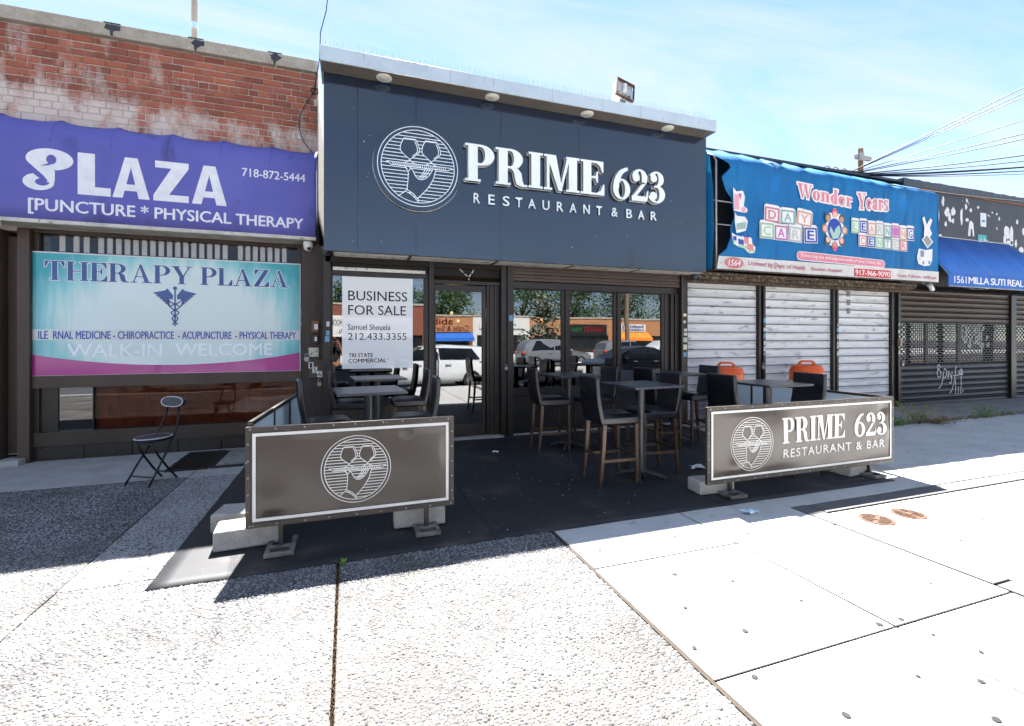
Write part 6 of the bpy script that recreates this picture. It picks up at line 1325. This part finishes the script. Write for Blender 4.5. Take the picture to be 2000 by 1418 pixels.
for i, (x, y, h, r) in enumerate(((-12,-56,10.5,4.6),(-3,-57,10.5,4.8),(5,-56,11.5,5),(13.5,-57,9.5,4.6),(24,-57,12.5,5.6),(32,-56,12.5,5.4),(41,-58,13,6),(52,-58,13.5,6),(63,-58,13,6))):
    leafy('broadleaf_tree', x, y, h, r, 'leafy tree behind the far shops across the street, %s from the left' % ('first','second','third','fourth','fifth','sixth','seventh','eighth','ninth')[i], 6500, 10+i, lz=.62)
M_grey = pm('dusty_foliage','#5c6352','#757b68',2,.8)
leafy('street_tree', 13.85,-26.5,5.6,1.7,'small thin street tree across the road, mirrored in the left of the three windows',900,40,.09,M_grey,lz=.6)
fp = thing('street_pole', (22.4,-27.4,0), 'brown street pole across the road, mirrored in the rightmost window', 'pole'); MB().tube([(22.4,-27.4,-.1),(22.4,-27.4,9)],.2,10).build('pole', M_pole, fp, smooth='auto'); MB().tube([(22.4,-27.4,-.1),(22.4,-27.4,1.1)],.3,10).build('base', pm('iron_brown','#4a3327',None,5,.7), fp, smooth='auto')

# ------------------------------------------------------------------ the photographer, seen only as a reflection in the left window
pr_ = thing('person', (-.34,-8.3,0), 'person in black shirt holding a camera to the face, mirrored in the left window', 'person')
def skin(name, chains, mat, root, sub=2, closed=()):
    vs_, es_, rs_ = [], [], []; idx = {}
    for ch_ in chains:
        prev = None
        for x, y, z, r_ in ch_:
            key = (round(x,4),round(y,4),round(z,4))
            if key not in idx: idx[key] = len(vs_); vs_.append((x,y,z)); rs_.append(r_)
            if prev is not None: es_.append((prev, idx[key]))
            prev = idx[key]
    me_ = bpy.data.meshes.new(name); me_.from_pydata(vs_, es_, []); me_.update(); o = bpy.data.objects.new(name, me_); COL.objects.link(o); o.parent = pr_
    sk_ = o.modifiers.new('skin','SKIN'); sk_.use_smooth_shade = True
    for i_, r_ in enumerate(rs_): d_ = me_.skin_vertices[0].data[i_]; d_.radius = (r_,r_) if not isinstance(r_,tuple) else r_; d_.use_root = (i_ == 0)
    ss_ = o.modifiers.new('sub','SUBSURF'); ss_.levels = sub; ss_.render_levels = sub; me_.materials.append(mat); return o
sk_m = pm('skin_tone','#9a6a50','#a87658',8,.6); bl_m = pm('black_shirt','#151517','#1d1d20',9,.9); tr_m = pm('dark_trousers','#23262e','#2b2f38',9,.9)
pel, che, nek = (0,0,.86,(.13,.10)), (0,0,1.22,(.15,.10)), (0,.01,1.40,.055)
body = [[pel,(0,0,1.04,(.125,.09)),che,nek,(0,.03,1.48,.075),(0,.04,1.56,(.078,.092)),(0,.03,1.63,.06)]]
for s_ in (-1,1):
    body.append([che,(s_*.16,0,1.30,.062),(s_*.24,.12,1.10,.045),(s_*.11,.235,1.44,.03)])
    wr_ = (s_*.11,.235,1.44)
    body.append([(s_*.11,.235,1.44,.03),(s_*.085,.25,1.50,.03)])
    for f_ in range(4): body.append([(s_*.085,.25,1.50,.03),(s_*(.075+.012*f_),.262,1.535-.012*f_,.010),(s_*(.055+.008*f_),.285,1.55-.016*f_,.009)])
    body.append([(s_*.085,.25,1.50,.03),(s_*.06,.24,1.505,.011),(s_*.045,.245,1.525,.01)])
    body.append([pel,(s_*.085,0,.78,.085),(s_*.1,.02,.44,.058),(s_*.1,-.02,.08,.042),(s_*.11,.12,.035,.035)])
skin('body', body, sk_m, 0)
skin('shirt', [[(0,0,.84,(.145,.115)),(0,0,1.04,(.14,.105)),(0,0,1.22,(.165,.115)),(0,.005,1.36,.07)]]+[[(0,0,1.22,(.165,.115)),(s_*.165,0,1.30,.075),(s_*.21,.07,1.19,.062)] for s_ in (-1,1)], bl_m, 0)
skin('trousers', [[(0,0,.88,(.14,.11)),(s_*.085,0,.78,.1),(s_*.1,.02,.44,.072),(s_*.1,-.02,.10,.06)] for s_ in (-1,1)], tr_m, 0)
for s_ in (-1,1): MB().box(s_*.11-.045,s_*.11+.045,-.09,.17,0,.075).build('shoe', M_dark, pr_, bevel=.02, local=True); MB().sphere((s_*.03,.125,1.575),.012,8,6).build('eye', M_white, pr_, local=True); MB().sphere((s_*.085,.03,1.55),.026,8,6,(.4,.8,1)).build('ear', sk_m, pr_, local=True)
MB().sphere((0,.135,1.54),.018,8,6,(.8,1.2,1.3)).build('nose', sk_m, pr_, local=True); MB().box(-.025,.025,.12,.128,1.49,1.497).build('mouth', pm('lip','#7a4438',None,5,.6), pr_, local=True)
pc_ = thing('hand_camera', (-.34,-8.3,1.5), 'black camera held up by the person mirrored in the left window', 'camera')
MB().box(-.065,.065,.17,.235,.03,.12).build('camera_body', M_black, pc_, bevel=.01, local=True); MB().lathe([(.036,0),(.04,.02),(.04,.09),(.034,.095),(.03,.07),(.001,.07)],(0,0,0),18).xf(Matrix.Translation((0,.235,.07)) @ Matrix.Rotation(rad(-90),4,'X')).build('lens', M_black, pc_, smooth='auto', local=True)
